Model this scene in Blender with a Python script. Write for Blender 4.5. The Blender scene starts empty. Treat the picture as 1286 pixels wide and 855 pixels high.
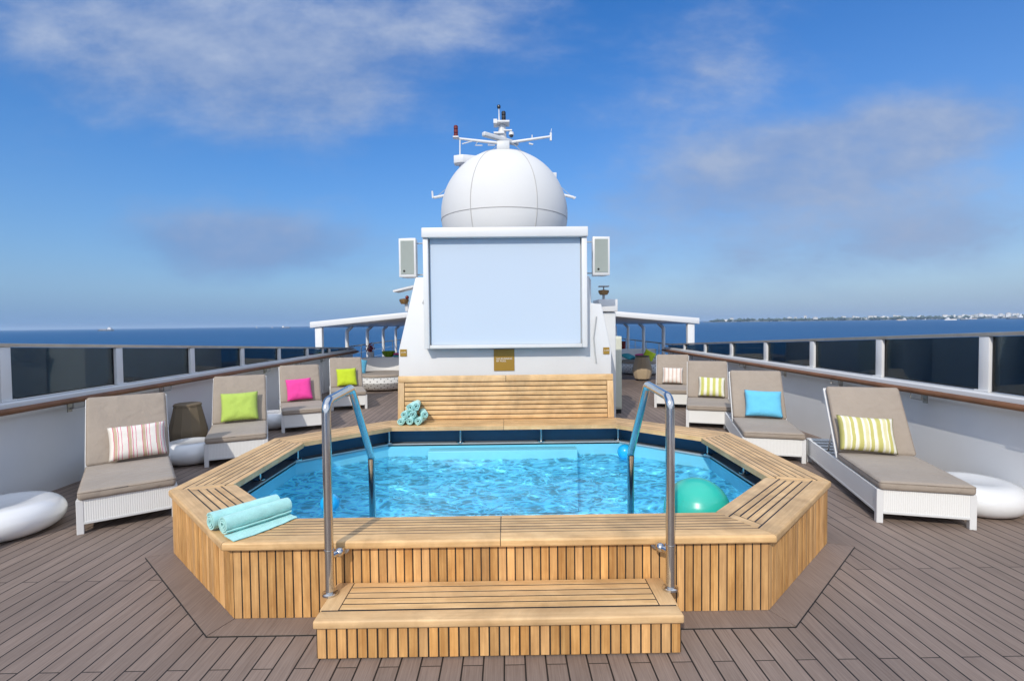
import bpy, bmesh, math, random
from mathutils import Vector, Matrix, noise
S = bpy.context.scene
COL = S.collection
R = math.radians
PI = math.pi
random.seed(7)

# ------------------------------------------------------------------ node helpers
class NT:
    def __init__(self, tree):
        self.t = tree
    def n(self, kind, ins=None, **attrs):
        nd = self.t.nodes.new('ShaderNode' + kind)
        for k, v in attrs.items():
            setattr(nd, k, v)
        for k, v in (ins or {}).items():
            sk = nd.inputs[k]
            if isinstance(v, bpy.types.NodeSocket):
                self.t.links.new(v, sk)
            else:
                sk.default_value = v
        return nd
    def m(self, op, a, b=0.0, c=0.0, clamp=False):
        nd = self.n('Math', {0: a, 1: b, 2: c}, operation=op)
        nd.use_clamp = clamp
        return nd.outputs[0]
    def vm(self, op, a, b=(0, 0, 0)):
        return self.n('VectorMath', {0: a, 1: b}, operation=op).outputs[0]
    def mix(self, f, a, b, blend='MIX'):
        nd = self.n('Mix', data_type='RGBA', blend_type=blend)
        nd.clamp_factor = True
        for i, v in ((0, f), (6, a), (7, b)):
            if isinstance(v, bpy.types.NodeSocket):
                self.t.links.new(v, nd.inputs[i])
            elif i == 0:
                nd.inputs[i].default_value = v
            else:
                nd.inputs[i].default_value = (*v, 1) if len(v) == 3 else v
        return nd.outputs[2]
    def ramp(self, f, stops, interp='LINEAR'):
        nd = self.n('ValToRGB', {0: f})
        cr = nd.color_ramp
        cr.interpolation = interp
        while len(cr.elements) < len(stops):
            cr.elements.new(0.5)
        for e, (p, c) in zip(cr.elements, stops):
            e.position = p
            e.color = (*c, 1) if not isinstance(c, (int, float)) else (c, c, c, 1)
        return nd.outputs[0]
    def rng(self, v, a, b, c=0.0, d=1.0, smooth=False):
        nd = self.n('MapRange', {0: v, 1: a, 2: b, 3: c, 4: d})
        if smooth:
            nd.interpolation_type = 'SMOOTHSTEP'
        return nd.outputs[0]
    def noise(self, vec, scale, detail=3, rough=0.5, dist=0.0):
        return self.n('TexNoise', {'Vector': vec, 'Scale': scale, 'Detail': detail, 'Roughness': rough, 'Distortion': dist}).outputs[0]
    def bump(self, h, strength, dist, normal=None):
        ins = {'Strength': strength, 'Distance': dist, 'Height': h}
        if normal is not None:
            ins['Normal'] = normal
        return self.n('Bump', ins).outputs[0]

def newmat(name):
    m = bpy.data.materials.new(name)
    m.use_nodes = True
    t = NT(m.node_tree)
    p = m.node_tree.nodes['Principled BSDF']
    return m, t, p

def setp(t, p, **kw):
    for k, v in kw.items():
        k = k.replace('_', ' ')
        if isinstance(v, bpy.types.NodeSocket):
            t.t.links.new(v, p.inputs[k])
        elif isinstance(v, tuple) and len(v) == 3 and 'Color' in k or k == 'Specular Tint':
            p.inputs[k].default_value = (*v, 1)
        else:
            p.inputs[k].default_value = v

def plain(name, col, rough=0.5, metal=0.0, var=0.08, scale=3.0, bump=0.0, bscale=60.0, coat=0.0, spec=0.5, dist=0.004, rvar=0.1):
    """a painted / plastic / metal surface with slight mottling and unevenness of gloss"""
    m, t, p = newmat(name)
    tc = t.n('TexCoord').outputs['Object']
    nz = t.noise(tc, scale, 4, 0.6)
    k = t.rng(nz, 0.25, 0.75, 1 - var, 1 + var * 0.5)
    c = t.n('VectorMath', {0: (*col,), 3: 1.0}, operation='SCALE')
    t.t.links.new(k, c.inputs[3])
    rr = t.rng(t.noise(tc, scale * 4, 3, 0.6), 0.3, 0.7, max(0.02, rough - rvar * rough), min(1, rough + rvar * rough))
    setp(t, p, Base_Color=c.outputs[0], Roughness=rr, Metallic=metal, Specular_IOR_Level=spec, Coat_Weight=coat)
    if bump:
        setp(t, p, Normal=t.bump(t.noise(tc, bscale, 4, 0.6), bump, dist))
    return m

M = {}
# white gel coat / paint
M['white'] = plain('white paint', (0.70, 0.702, 0.70), 0.38, var=0.05, scale=1.2, bump=0.12, bscale=2.5, dist=0.02)
M['white2'] = plain('white paint off', (0.65, 0.66, 0.655), 0.45, var=0.06)
M['dome'] = plain('radome', (0.66, 0.658, 0.645), 0.7, var=0.03, scale=1.5, spec=0.2)
M['seam'] = plain('seam', (0.45, 0.44, 0.42), 0.6)
M['grey'] = plain('grey paint', (0.42, 0.43, 0.43), 0.5)
M['grille'] = plain('grille', (0.36, 0.40, 0.37), 0.6, bump=0.5, bscale=300)
M['black'] = plain('black rubber', (0.012, 0.011, 0.01), 0.6)
M['steel'] = plain('stainless', (0.62, 0.61, 0.59), 0.16, 1.0, var=0.08, scale=8)
M['cap'] = plain('rail cap metal', (0.60, 0.58, 0.54), 0.33, 0.8, var=0.18, scale=5)
M['bracket'] = plain('bracket', (0.35, 0.34, 0.32), 0.35, 0.9)
M['gold'] = plain('gold sign', (0.36, 0.215, 0.03), 0.4, 0.25)
M['lettering'] = plain('lettering', (0.8, 0.8, 0.78), 0.5)
M['lampred'] = plain('red lamp', (0.16, 0.012, 0.008), 0.2)
M['lampblack'] = plain('dark lamp', (0.015, 0.015, 0.017), 0.25)
M['poolblue'] = plain('pool paint', (0.18, 0.59, 0.76), 0.35, var=0.06, scale=2)
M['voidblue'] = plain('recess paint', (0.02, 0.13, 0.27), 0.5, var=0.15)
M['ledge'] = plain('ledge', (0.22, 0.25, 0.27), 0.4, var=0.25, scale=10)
M['coping'] = plain('coping', (0.55, 0.57, 0.57), 0.35, 0.3)
M['brown'] = plain('brown cover', (0.15, 0.112, 0.07), 0.8, bump=0.4, bscale=90)
M['tan'] = plain('tan cover', (0.44, 0.34, 0.22), 0.8, bump=0.4, bscale=90)
M['gloss'] = plain('glossy white', (0.74, 0.745, 0.75), 0.16, var=0.02, coat=0.5)
M['screen'] = plain('screen cloth', (0.49, 0.575, 0.68), 0.75, var=0.02, scale=0.8)
M['bluepl'] = plain('blue plastic', (0.015, 0.42, 0.82), 0.22, var=0.03, coat=0.3)
M['green'] = plain('green thing', (0.20, 0.34, 0.02), 0.4)
M['pinkc'] = plain('pink', (0.75, 0.08, 0.30), 0.7)
M['teal'] = plain('teal cloth', (0.06, 0.42, 0.50), 0.8)
M['redplant'] = plain('red flowers', (0.30, 0.03, 0.025), 0.6)
M['yellowish'] = plain('cabinet', (0.62, 0.63, 0.52), 0.5)
M['camera'] = plain('smoked dome', (0.05, 0.05, 0.055), 0.1)
M['rust'] = plain('brass horn', (0.32, 0.19, 0.08), 0.4, 0.6)

def ballmat():
    m, t, p = newmat('teal ball')
    tc = t.n('TexCoord').outputs['Object']
    z = t.n('SeparateXYZ', {0: tc}).outputs[2]
    w = t.m('SINE', t.m('MULTIPLY', z, 150.0))
    setp(t, p, Base_Color=(0.03, 0.47, 0.36, 1), Roughness=0.30, Coat_Weight=0.25, Subsurface_Weight=0.15, Subsurface_Scale=0.05,
         Subsurface_Radius=(0.3, 0.8, 0.7), Normal=t.bump(w, 0.06, 0.004))
    return m
M['ball'] = ballmat()

def teak(name, dark, light, gscale=1.0, varied=0.35):
    """wood; grain runs along U; every board (mesh island) has its own tone"""
    m, t, p = newmat(name)
    uv = t.n('UVMap').outputs[0]
    rnd = t.n('NewGeometry').outputs['Random Per Island']
    sx = t.n('SeparateXYZ', {0: uv})
    off = t.m('MULTIPLY', rnd, 53.0)
    v1 = t.n('CombineXYZ', {0: t.m('MULTIPLY', sx.outputs[0], 2.2), 1: t.m('MULTIPLY', sx.outputs[1], 75.0 * gscale), 2: off}).outputs[0]
    v2 = t.n('CombineXYZ', {0: t.m('MULTIPLY', sx.outputs[0], 5.0), 1: t.m('MULTIPLY', sx.outputs[1], 12.0), 2: t.m('ADD', off, 9.0)}).outputs[0]
    g = t.noise(v1, 1.0, 5, 0.65, 0.6)
    b = t.noise(v2, 1.0, 4, 0.6)
    f = t.m('ADD', t.m('MULTIPLY', g, 0.55), t.m('MULTIPLY', b, 0.45))
    c = t.ramp(t.rng(f, 0.30, 0.70), [(0, dark), (0.55, tuple((a + b_) / 2 for a, b_ in zip(dark, light))), (1, light)])
    k = t.rng(rnd, 0, 1, 1 - varied, 1 + varied * 0.30)
    c2 = t.n('VectorMath', {0: c}, operation='SCALE'); t.t.links.new(k, c2.inputs[3])
    # pale, weathered boards beside oilier orange ones
    c3 = t.mix(t.rng(t.m('FRACT', t.m('MULTIPLY', rnd, 7.31)), 0.45, 1.0, 0.0, 0.25), c2.outputs[0], (0.70, 0.51, 0.31))
    ob = t.n('TexCoord').outputs['Object']
    st = t.noise(t.n('Mapping', {'Vector': ob, 'Scale': (1.0, 1.0, 0.45)}).outputs[0], 2.6, 5, 0.65, 0.8)
    c4 = t.n('VectorMath', {0: c3}, operation='SCALE'); t.t.links.new(t.rng(st, 0.28, 0.60, 0.70, 1.03), c4.inputs[3])
    c3 = c4.outputs[0]
    setp(t, p, Base_Color=c3, Roughness=t.rng(g, 0.2, 0.8, 0.45, 0.65), Normal=t.bump(g, 0.25, 0.002))
    return m
M['teak'] = teak('teak boards', (0.43, 0.19, 0.048), (0.92, 0.53, 0.195), varied=0.30)
M['teaktop'] = teak('teak top boards', (0.52, 0.295, 0.112), (0.88, 0.60, 0.305), varied=0.16)
M['railwood'] = teak('varnished rail', (0.13, 0.045, 0.016), (0.25, 0.10, 0.036), varied=0.15)

def deckmat(name, seams):
    m, t, p = newmat(name)
    pos = t.n('NewGeometry').outputs['Position']
    s = t.n('SeparateXYZ', {0: pos})
    w, L = 0.108, 1.9
    if seams:
        xs = t.m('DIVIDE', s.outputs[0], w)
        idx = t.m('FLOOR', xs)
        fx = t.m('FRACT', xs)
        odd = t.m('FLOORED_MODULO', idx, 2.0)
        ys = t.m('DIVIDE', t.m('ADD', s.outputs[1], t.m('ADD', t.m('MULTIPLY', odd, L / 2), 20 * L - 2.585)), L)
        iy = t.m('FLOOR', ys)
        fy = t.m('FRACT', ys)
        hw = 0.0034 / w
        ex = t.m('MINIMUM', fx, t.m('SUBTRACT', 1.0, fx))
        ey = t.m('MINIMUM', fy, t.m('SUBTRACT', 1.0, fy))
        mx = t.rng(ex, hw, hw * 1.5, 1, 0)
        my = t.rng(ey, 0.0022 / L, 0.0034 / L, 1, 0)
        seam = t.m('MAXIMUM', mx, my)
        rnd = t.n('TexWhiteNoise', {0: t.n('CombineXYZ', {0: idx, 1: iy}).outputs[0]}, noise_dimensions='3D').outputs[0]
    else:
        seam = 0.0
        rnd = t.n('NewGeometry').outputs['Random Per Island']
    gv = t.n('CombineXYZ', {0: t.m('MULTIPLY', s.outputs[0], 130), 1: t.m('MULTIPLY', s.outputs[1], 4), 2: t.m('MULTIPLY', rnd, 31)}).outputs[0]
    g = t.noise(gv, 1.0, 4, 0.65)
    dirt = t.noise(pos, 1.3, 5, 0.6)
    c = t.mix(t.rng(g, 0.3, 0.7), (0.182, 0.134, 0.109), (0.272, 0.211, 0.176))
    k = t.m('MULTIPLY', t.rng(rnd, 0, 1, 0.90, 1.09), t.rng(dirt, 0.3, 0.7, 0.88, 1.08))
    sc = t.n('VectorMath', {0: c}, operation='SCALE'); t.t.links.new(k, sc.inputs[3])
    col = t.mix(seam, sc.outputs[0], (0.014, 0.012, 0.011))
    h = t.m('SUBTRACT', t.m('MULTIPLY', g, 0.15), seam)
    setp(t, p, Base_Color=col, Roughness=t.rng(dirt, 0.3, 0.7, 0.55, 0.72), Normal=t.bump(h, 0.5, 0.003), Specular_IOR_Level=0.35)
    return m
M['deck'] = deckmat('composite deck', True)
M['deckb'] = deckmat('composite margin', False)

def fabric(name, col, var=0.10, weave=700.0):
    m, t, p = newmat(name)
    tc = t.n('TexCoord').outputs['Object']
    s = t.n('SeparateXYZ', {0: tc})
    nz = t.noise(tc, 3.0, 4, 0.6)
    fine = t.noise(tc, 260.0, 2, 0.6)
    wr = t.noise(tc, 7.0, 3, 0.5, 0.5)
    k = t.m('MULTIPLY', t.rng(nz, 0.3, 0.7, 1 - var, 1 + var * 0.4), t.rng(fine, 0.3, 0.7, 0.88, 1.1))
    c = t.n('VectorMath', {0: (*col,)}, operation='SCALE'); t.t.links.new(k, c.inputs[3])
    b1 = t.bump(fine, 0.3, 0.002)
    setp(t, p, Base_Color=c.outputs[0], Roughness=0.9, Sheen_Weight=0.15, Specular_IOR_Level=0.2, Normal=t.bump(wr, 0.6, 0.03, b1))
    return m
M['taupe'] = fabric('taupe cloth', (0.345, 0.29, 0.238))
M['piping'] = fabric('taupe piping', (0.27, 0.22, 0.175))
M['lime'] = fabric('lime cloth', (0.42, 0.56, 0.11), 0.06)
M['limeb'] = fabric('lime cloth bright', (0.50, 0.62, 0.03), 0.06)
M['pink'] = fabric('pink cloth', (0.80, 0.065, 0.33), 0.06)
M['sky'] = fabric('sky blue cloth', (0.14, 0.52, 0.76), 0.06)
M['aqua'] = None

def stripes(name, base, seq, reps, fine=True):
    """woven stripes across U; seq = [(start, colour)...] in one repeat"""
    m, t, p = newmat(name)
    uv = t.n('UVMap').outputs[0]
    u = t.n('SeparateXYZ', {0: uv}).outputs[0]
    wob = t.noise(uv, 5.0, 2, 0.5)
    f = t.m('FRACT', t.m('MULTIPLY', t.m('ADD', u, t.m('MULTIPLY', wob, 0.02)), reps))
    c = t.ramp(f, seq, 'CONSTANT')
    tc = t.n('TexCoord').outputs['Object']
    fn = t.noise(tc, 240, 2, 0.6)
    k = t.n('VectorMath', {0: c}, operation='SCALE'); t.t.links.new(t.rng(fn, 0.3, 0.7, 0.9, 1.08), k.inputs[3])
    setp(t, p, Base_Color=k.outputs[0], Roughness=0.9, Specular_IOR_Level=0.2, Normal=t.bump(t.noise(tc, 8, 3), 0.35, 0.02, t.bump(fn, 0.25, 0.002)))
    return m
W_, B_, P_ = (0.74, 0.70, 0.64), (0.50, 0.40, 0.28), (0.62, 0.10, 0.20)
M['st_red'] = stripes('red stripes', W_, [(0, W_), (0.34, P_), (0.39, B_), (0.60, W_), (0.66, P_), (0.71, W_), (0.90, P_), (0.94, W_)], 4)
Y1, Y2, Y3 = (0.50, 0.47, 0.16), (0.74, 0.72, 0.62), (0.64, 0.60, 0.34)
M['st_yel'] = stripes('yellow stripes', Y2, [(0, Y1), (0.22, Y2), (0.34, Y3), (0.52, Y2), (0.60, Y1), (0.78, Y2), (0.95, Y3)], 3)
M['st_yel2'] = stripes('broad yellow stripes', Y2, [(0, Y2), (0.45, (0.52, 0.52, 0.15)), (0.9, Y3)], 4.5)
K1 = (0.55, 0.38, 0.33)
M['st_rose'] = stripes('rose stripes', W_, [(0, W_), (0.40, K1), (0.52, (0.66, 0.52, 0.44)), (0.75, W_)], 5)

def terry():
    m, t, p = newmat('aqua terry')
    tc = t.n('TexCoord').outputs['Object']
    fn = t.noise(tc, 190, 3, 0.7)
    big = t.noise(tc, 12, 3, 0.6)
    c = t.mix(t.rng(fn, 0.25, 0.75), (0.34, 0.71, 0.67), (0.53, 0.88, 0.83))
    k = t.n('VectorMath', {0: c}, operation='SCALE'); t.t.links.new(t.rng(big, 0.3, 0.7, 0.86, 1.05), k.inputs[3])
    setp(t, p, Base_Color=k.outputs[0], Roughness=0.95, Sheen_Weight=0.3, Specular_IOR_Level=0.1, Normal=t.bump(fn, 0.7, 0.006, t.bump(big, 0.4, 0.015)))
    return m
M['aqua'] = terry()

def wicker():
    m, t, p = newmat('white wicker')
    uv = t.n('UVMap').outputs[0]
    s = t.n('SeparateXYZ', {0: uv})
    ph = t.m('MULTIPLY', s.outputs[1], 2 * PI / 0.016)
    rib = t.m('SINE', ph)
    alt = t.m('SINE', t.m('ADD', t.m('MULTIPLY', s.outputs[0], 2 * PI / 0.012), t.m('MULTIPLY', t.m('SIGN', rib), PI / 2)))
    h = t.m('ADD', t.m('MULTIPLY', rib, 0.7), t.m('MULTIPLY', alt, 0.3))
    c = t.mix(t.rng(h, -0.9, 0.2), (0.70, 0.70, 0.68), (0.81, 0.81, 0.79))
    setp(t, p, Base_Color=c, Roughness=0.5, Normal=t.bump(h, 0.4, 0.003))
    return m
M['wicker'] = wicker()

def openweave():
    m, t, p = newmat('open weave')
    uv = t.n('UVMap').outputs[0]
    s = t.n('SeparateXYZ', {0: uv})
    a = t.m('SINE', t.m('MULTIPLY', s.outputs[0], 2 * PI / 0.17))
    b = t.m('SINE', t.m('MULTIPLY', s.outputs[1], 2 * PI / 0.13))
    h = t.m('MULTIPLY', a, b)
    hole = t.rng(h, 0.74, 0.86)
    c = t.mix(hole, (0.76, 0.76, 0.74), (0.10, 0.10, 0.105))
    setp(t, p, Base_Color=c, Roughness=0.5, Normal=t.bump(h, -0.6, 0.02))
    return m
M['weave'] = openweave()

def glassmat():
    m, t, p = newmat('tinted glass')
    out = t.t.nodes['Material Output']
    fr = t.n('Fresnel', {'IOR': 1.5}).outputs[0]
    tr = t.n('BsdfTransparent', {0: (0.48, 0.60, 0.645, 1)}).outputs[0]
    gl = t.n('BsdfGlossy', {'Color': (0.9, 0.95, 0.95, 1), 'Roughness': 0.02}).outputs[0]
    mx = t.n('MixShader', {0: t.m('MULTIPLY', fr, 0.95, clamp=True), 1: tr, 2: gl}).outputs[0]
    t.t.links.new(mx, out.inputs[0])
    return m
M['glass'] = glassmat()

def seamat():
    m, t, p = newmat('sea water')
    pos = t.n('NewGeometry').outputs['Position']
    mp = t.n('Mapping', {'Vector': pos, 'Rotation': (0, 0, 0.35), 'Scale': (1.0, 1.9, 1.0)}).outputs[0]
    n1 = t.noise(mp, 0.035, 6, 0.62, 0.3)
    n2 = t.noise(mp, 0.25, 5, 0.6, 0.2)
    n3 = t.noise(pos, 0.0016, 4, 0.55)
    h = t.m('ADD', t.m('MULTIPLY', n1, 6.0), t.m('MULTIPLY', n2, 1.1))
    c = t.mix(t.rng(n3, 0.3, 0.7), (0.004, 0.066, 0.185), (0.007, 0.086, 0.215))
    c = t.mix(t.rng(n1, 0.45, 0.75, 0, 0.6), c, (0.012, 0.11, 0.25))
    setp(t, p, Base_Color=c, Roughness=0.42, IOR=1.33, Specular_IOR_Level=0.32, Normal=t.bump(h, 1.0, 0.55))
    return m
M['sea'] = seamat()

def watermat():
    m, t, p = newmat('pool water')
    out = t.t.nodes['Material Output']
    pos = t.n('NewGeometry').outputs['Position']
    mp = t.n('Mapping', {'Vector': pos, 'Scale': (1.0, 1.35, 1.0)}).outputs[0]
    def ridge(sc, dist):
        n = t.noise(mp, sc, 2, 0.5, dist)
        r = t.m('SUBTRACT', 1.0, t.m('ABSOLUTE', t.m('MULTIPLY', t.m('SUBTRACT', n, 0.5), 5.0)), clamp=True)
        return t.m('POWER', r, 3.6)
    # caustic streaks painted into the transparency colour by ridged noise
    caustic_tint = t.m('MAXIMUM', ridge(2.9, 1.4), t.m('MULTIPLY', ridge(5.5, 1.0), 0.75))
    k = t.rng(caustic_tint, 0.0, 1.0, 0.74, 2.7)
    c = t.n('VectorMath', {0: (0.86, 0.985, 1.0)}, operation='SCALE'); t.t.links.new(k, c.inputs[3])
    nrm = t.bump(t.noise(mp, 11.0, 4, 0.6, 0.4), 0.35, 0.02)
    tr = t.n('BsdfTransparent', {0: c.outputs[0]}).outputs[0]
    rf = t.n('BsdfRefraction', {'Color': (0.80, 0.97, 1.0, 1), 'Roughness': 0.0, 'IOR': 1.33, 'Normal': nrm}).outputs[0]
    gl = t.n('BsdfGlossy', {'Color': (1, 1, 1, 1), 'Roughness': 0.03, 'Normal': nrm}).outputs[0]
    fr = t.n('Fresnel', {'IOR': 1.33, 'Normal': nrm}).outputs[0]
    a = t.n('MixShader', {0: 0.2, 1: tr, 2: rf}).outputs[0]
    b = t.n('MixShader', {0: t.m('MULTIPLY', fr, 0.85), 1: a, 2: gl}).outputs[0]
    t.t.links.new(b, out.inputs[0])
    return m
M['water'] = watermat()

# ------------------------------------------------------------------ mesh helpers
def uvl(bm):
    return bm.loops.layers.uv.verify()

def add_faces(bm, verts, faces, uvs=None, mi=0, smooth=False, Mx=None):
    lay = uvl(bm)
    vs = [bm.verts.new(Mx @ Vector(v) if Mx else v) for v in verts]
    for f in faces:
        try:
            fc = bm.faces.new([vs[i] for i in f])
        except ValueError:
            continue
        fc.material_index = mi
        fc.smooth = smooth
        for lp, i in zip(fc.loops, f):
            lp[lay].uv = uvs[i] if uvs else (0, 0)
    return vs

def prism(bm, poly, h0, h1, Mx=None, along=0, mi=0, bevel=0.0, seg=1):
    """polygon (local xy) extruded from h0 to h1; UV: u along the axis ALONG, v the other two summed"""
    n = len(poly)
    V = [(x, y, h0) for x, y in poly] + [(x, y, h1) for x, y in poly]
    F = [tuple(range(n - 1, -1, -1)), tuple(range(n, 2 * n))] + [(i, (i + 1) % n, n + (i + 1) % n, n + i) for i in range(n)]
    U = [(v[along], sum(v) - v[along]) for v in V]
    vs = add_faces(bm, V, F, U, mi, False, Mx)
    if bevel:
        es = {e for v in vs for e in v.link_edges}
        r = bmesh.ops.bevel(bm, geom=list(es), offset=bevel, segments=seg, profile=0.5, affect='EDGES', clamp_overlap=True)
        for f in r['faces']:
            f.material_index = mi
    return vs

def box(bm, x0, x1, y0, y1, z0, z1, along=0, mi=0, bevel=0.0, seg=1, Mx=None):
    return prism(bm, [(x0, y0), (x1, y0), (x1, y1), (x0, y1)], z0, z1, Mx, along, mi, bevel, seg)

def rbox(bm, x0, x1, y0, y1, z0, z1, r, seg=4, Mx=None, cuts=0, puff=0.0):
    """soft cushion: rounded box, optionally puffed"""
    t = bmesh.new()
    box(t, x0, x1, y0, y1, z0, z1)
    bmesh.ops.bevel(t, geom=list(t.edges), offset=r, segments=seg, profile=0.5, affect='EDGES', clamp_overlap=True)
    if puff:
        for k in range(1, 8):
            for ax, a, b in ((0, x0, x1), (1, y0, y1)):
                co = [0, 0, 0]; no = [0, 0, 0]
                co[ax] = a + (b - a) * k / 8; no[ax] = 1
                bmesh.ops.bisect_plane(t, geom=list(t.verts) + list(t.edges) + list(t.faces), plane_co=co, plane_no=no)
        for v in t.verts:
            u = (v.co.x - x0) / (x1 - x0) * 2 - 1
            w = (v.co.y - y0) / (y1 - y0) * 2 - 1
            k = max(0, 1 - u * u) ** 0.5 * max(0, 1 - w * w) ** 0.5
            s = 1 if v.co.z > (z0 + z1) / 2 else -0.2
            v.co.z += s * puff * k + 0.004 * noise.noise(v.co * 5)
    me = bpy.data.meshes.new('t')
    t.to_mesh(me); t.free()
    if Mx:
        me.transform(Mx)
    bm.from_mesh(me)
    bpy.data.meshes.remove(me)
    for f in bm.faces:
        f.smooth = True

def fillet(pts, r, n=6):
    pts = [Vector(p) for p in pts]
    out = [pts[0]]
    for a, b, c in zip(pts, pts[1:], pts[2:]):
        d1, d2 = (a - b).normalized(), (c - b).normalized()
        ang = d1.angle(d2)
        d = min(r / math.tan(ang / 2), (a - b).length * 0.45, (c - b).length * 0.45)
        p, q = b + d1 * d, b + d2 * d
        for i in range(n + 1):
            k = i / n
            out.append(p * (1 - k) ** 2 + b * 2 * k * (1 - k) + q * k * k)
    out.append(pts[-1])
    return out

def tube(bm, pts, r, seg=10, mi=0, cap=True, radii=None):
    pts = [Vector(p) for p in pts]
    lay = uvl(bm)
    rings = []
    up = Vector((0, 0, 1))
    d0 = (pts[1] - pts[0]).normalized()
    nrm = d0.orthogonal().normalized()
    L = 0
    for i, p in enumerate(pts):
        d = (pts[min(i + 1, len(pts) - 1)] - pts[max(i - 1, 0)]).normalized()
        nrm = (nrm - d * nrm.dot(d)).normalized()
        bi = d.cross(nrm)
        rr = radii[i] if radii else r
        if i:
            L += (p - pts[i - 1]).length
        rings.append(([bm.verts.new(p + nrm * rr * math.cos(2 * PI * k / seg) + bi * rr * math.sin(2 * PI * k / seg)) for k in range(seg)], L))
    for (a, la), (b, lb) in zip(rings, rings[1:]):
        for k in range(seg):
            f = bm.faces.new((a[k], a[(k + 1) % seg], b[(k + 1) % seg], b[k]))
            f.smooth = True; f.material_index = mi
            for lp, uv in zip(f.loops, ((la, k * r * 0.6), (la, (k + 1) * r * 0.6), (lb, (k + 1) * r * 0.6), (lb, k * r * 0.6))):
                lp[lay].uv = uv
    if cap:
        bm.faces.new(rings[0][0][::-1]).material_index = mi
        bm.faces.new(rings[-1][0]).material_index = mi

def lathe(bm, prof, seg=32, Mx=None, a0=0.0, a1=2 * PI, mi=0, sx=1.0, sy=1.0, smooth=True):
    full = abs(a1 - a0 - 2 * PI) < 1e-6
    n = seg if full else seg + 1
    V, U = [], []
    L = 0
    for j, (r, z) in enumerate(prof):
        if j:
            L += math.hypot(r - prof[j - 1][0], z - prof[j - 1][1])
        for k in range(n):
            a = a0 + (a1 - a0) * k / seg
            V.append((r * sx * math.cos(a), r * sy * math.sin(a), z))
            U.append((a * 0.8, L))
    F = []
    for j in range(len(prof) - 1):
        for k in range(seg):
            k2 = (k + 1) % n
            F.append((j * n + k, j * n + k2, (j + 1) * n + k2, (j + 1) * n + k))
    vs = add_faces(bm, V, F, U, mi, smooth, Mx)
    bmesh.ops.remove_doubles(bm, verts=vs, dist=1e-5)

def sphere(bm, c, r, seg=24, rings=16, Mx=None, mi=0, zs=1.0):
    prof = [(r * math.sin(PI * i / rings), -r * zs * math.cos(PI * i / rings)) for i in range(rings + 1)]
    T = Matrix.Translation(Vector(c))
    lathe(bm, prof, seg, (Mx @ T) if Mx else T, mi=mi)

def obj(name, bm, mat, parent=None, sharp=35):
    me = bpy.data.meshes.new(name)
    bmesh.ops.recalc_face_normals(bm, faces=bm.faces)
    bm.to_mesh(me); bm.free()
    for mm in (mat if isinstance(mat, list) else [mat]):
        me.materials.append(M[mm] if isinstance(mm, str) else mm)
    if sharp:
        me.polygons.foreach_set('use_smooth', [True] * len(me.polygons))
        me.set_sharp_from_angle(angle=R(sharp))
    o = bpy.data.objects.new(name, me)
    COL.objects.link(o)
    if parent:
        o.parent = parent
    return o

def tag(o, label=None, cat=None, group=None, kind=None):
    for k, v in (('label', label), ('category', cat), ('group', group), ('kind', kind)):
        if v:
            o[k] = v
    return o

def thing(name, label, cat, loc=(0, 0, 0), rz=0.0, group=None):
    o = bpy.data.objects.new(name, None)
    COL.objects.link(o)
    o.location = loc
    o.rotation_euler = (0, 0, rz)
    o.empty_display_size = 0.1
    return tag(o, label, cat, group)

def copy_tree(o, parent=None):
    c = o.copy()
    COL.objects.link(c)
    if parent:
        c.parent = parent
    for ch in list(o.children):
        copy_tree(ch, c)
    return c

def BM():
    return bmesh.new()

def text(name, body, size, loc, parent, mat='lettering', rx=PI / 2):
    cu = bpy.data.curves.new(name, 'FONT')
    cu.body = body
    cu.size = size
    cu.extrude = 0.001
    cu.space_line = 0.95
    tmp = bpy.data.objects.new(name, cu)
    COL.objects.link(tmp)
    me = bpy.data.meshes.new_from_object(tmp.evaluated_get(bpy.context.evaluated_depsgraph_get()))
    bpy.data.objects.remove(tmp)
    bpy.data.curves.remove(cu)
    me.materials.clear()
    me.materials.append(M[mat])
    o = bpy.data.objects.new(name, me)
    COL.objects.link(o)
    o.parent = parent
    o.location = loc
    o.rotation_euler = (rx, 0, 0)
    return o

HAZE = True
CX = -0.02        # the ship's centre line

# ------------------------------------------------------------------ deck
OUT = [(-1.62, 3.03), (1.60, 3.03), (2.535, 3.95), (2.55, 5.80), (1.46, 6.86), (-1.50, 6.86), (-2.59, 5.80), (-2.575, 3.95)]   # foot of the pool surround
bm = BM()
far = [(-5.2, -5), (5.2, -5), (5.2, 3.95), (5.2, 5.80), (5.2, 28), (-5.2, 28), (-5.2, 5.80), (-5.2, 3.95)]
inn = [(x * 0.97, 4.9 + (y - 4.9) * 0.96) for x, y in OUT]
for i in range(8):
    j = (i + 1) % 8
    add_faces(bm, [(*inn[i], 0), (*inn[j], 0), (*far[j], 0), (*far[i], 0)], [(0, 3, 2, 1)])
tag(obj('deck', bm, 'deck'), 'grey brown composite plank deck around the pool', 'deck', kind='structure')

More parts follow.
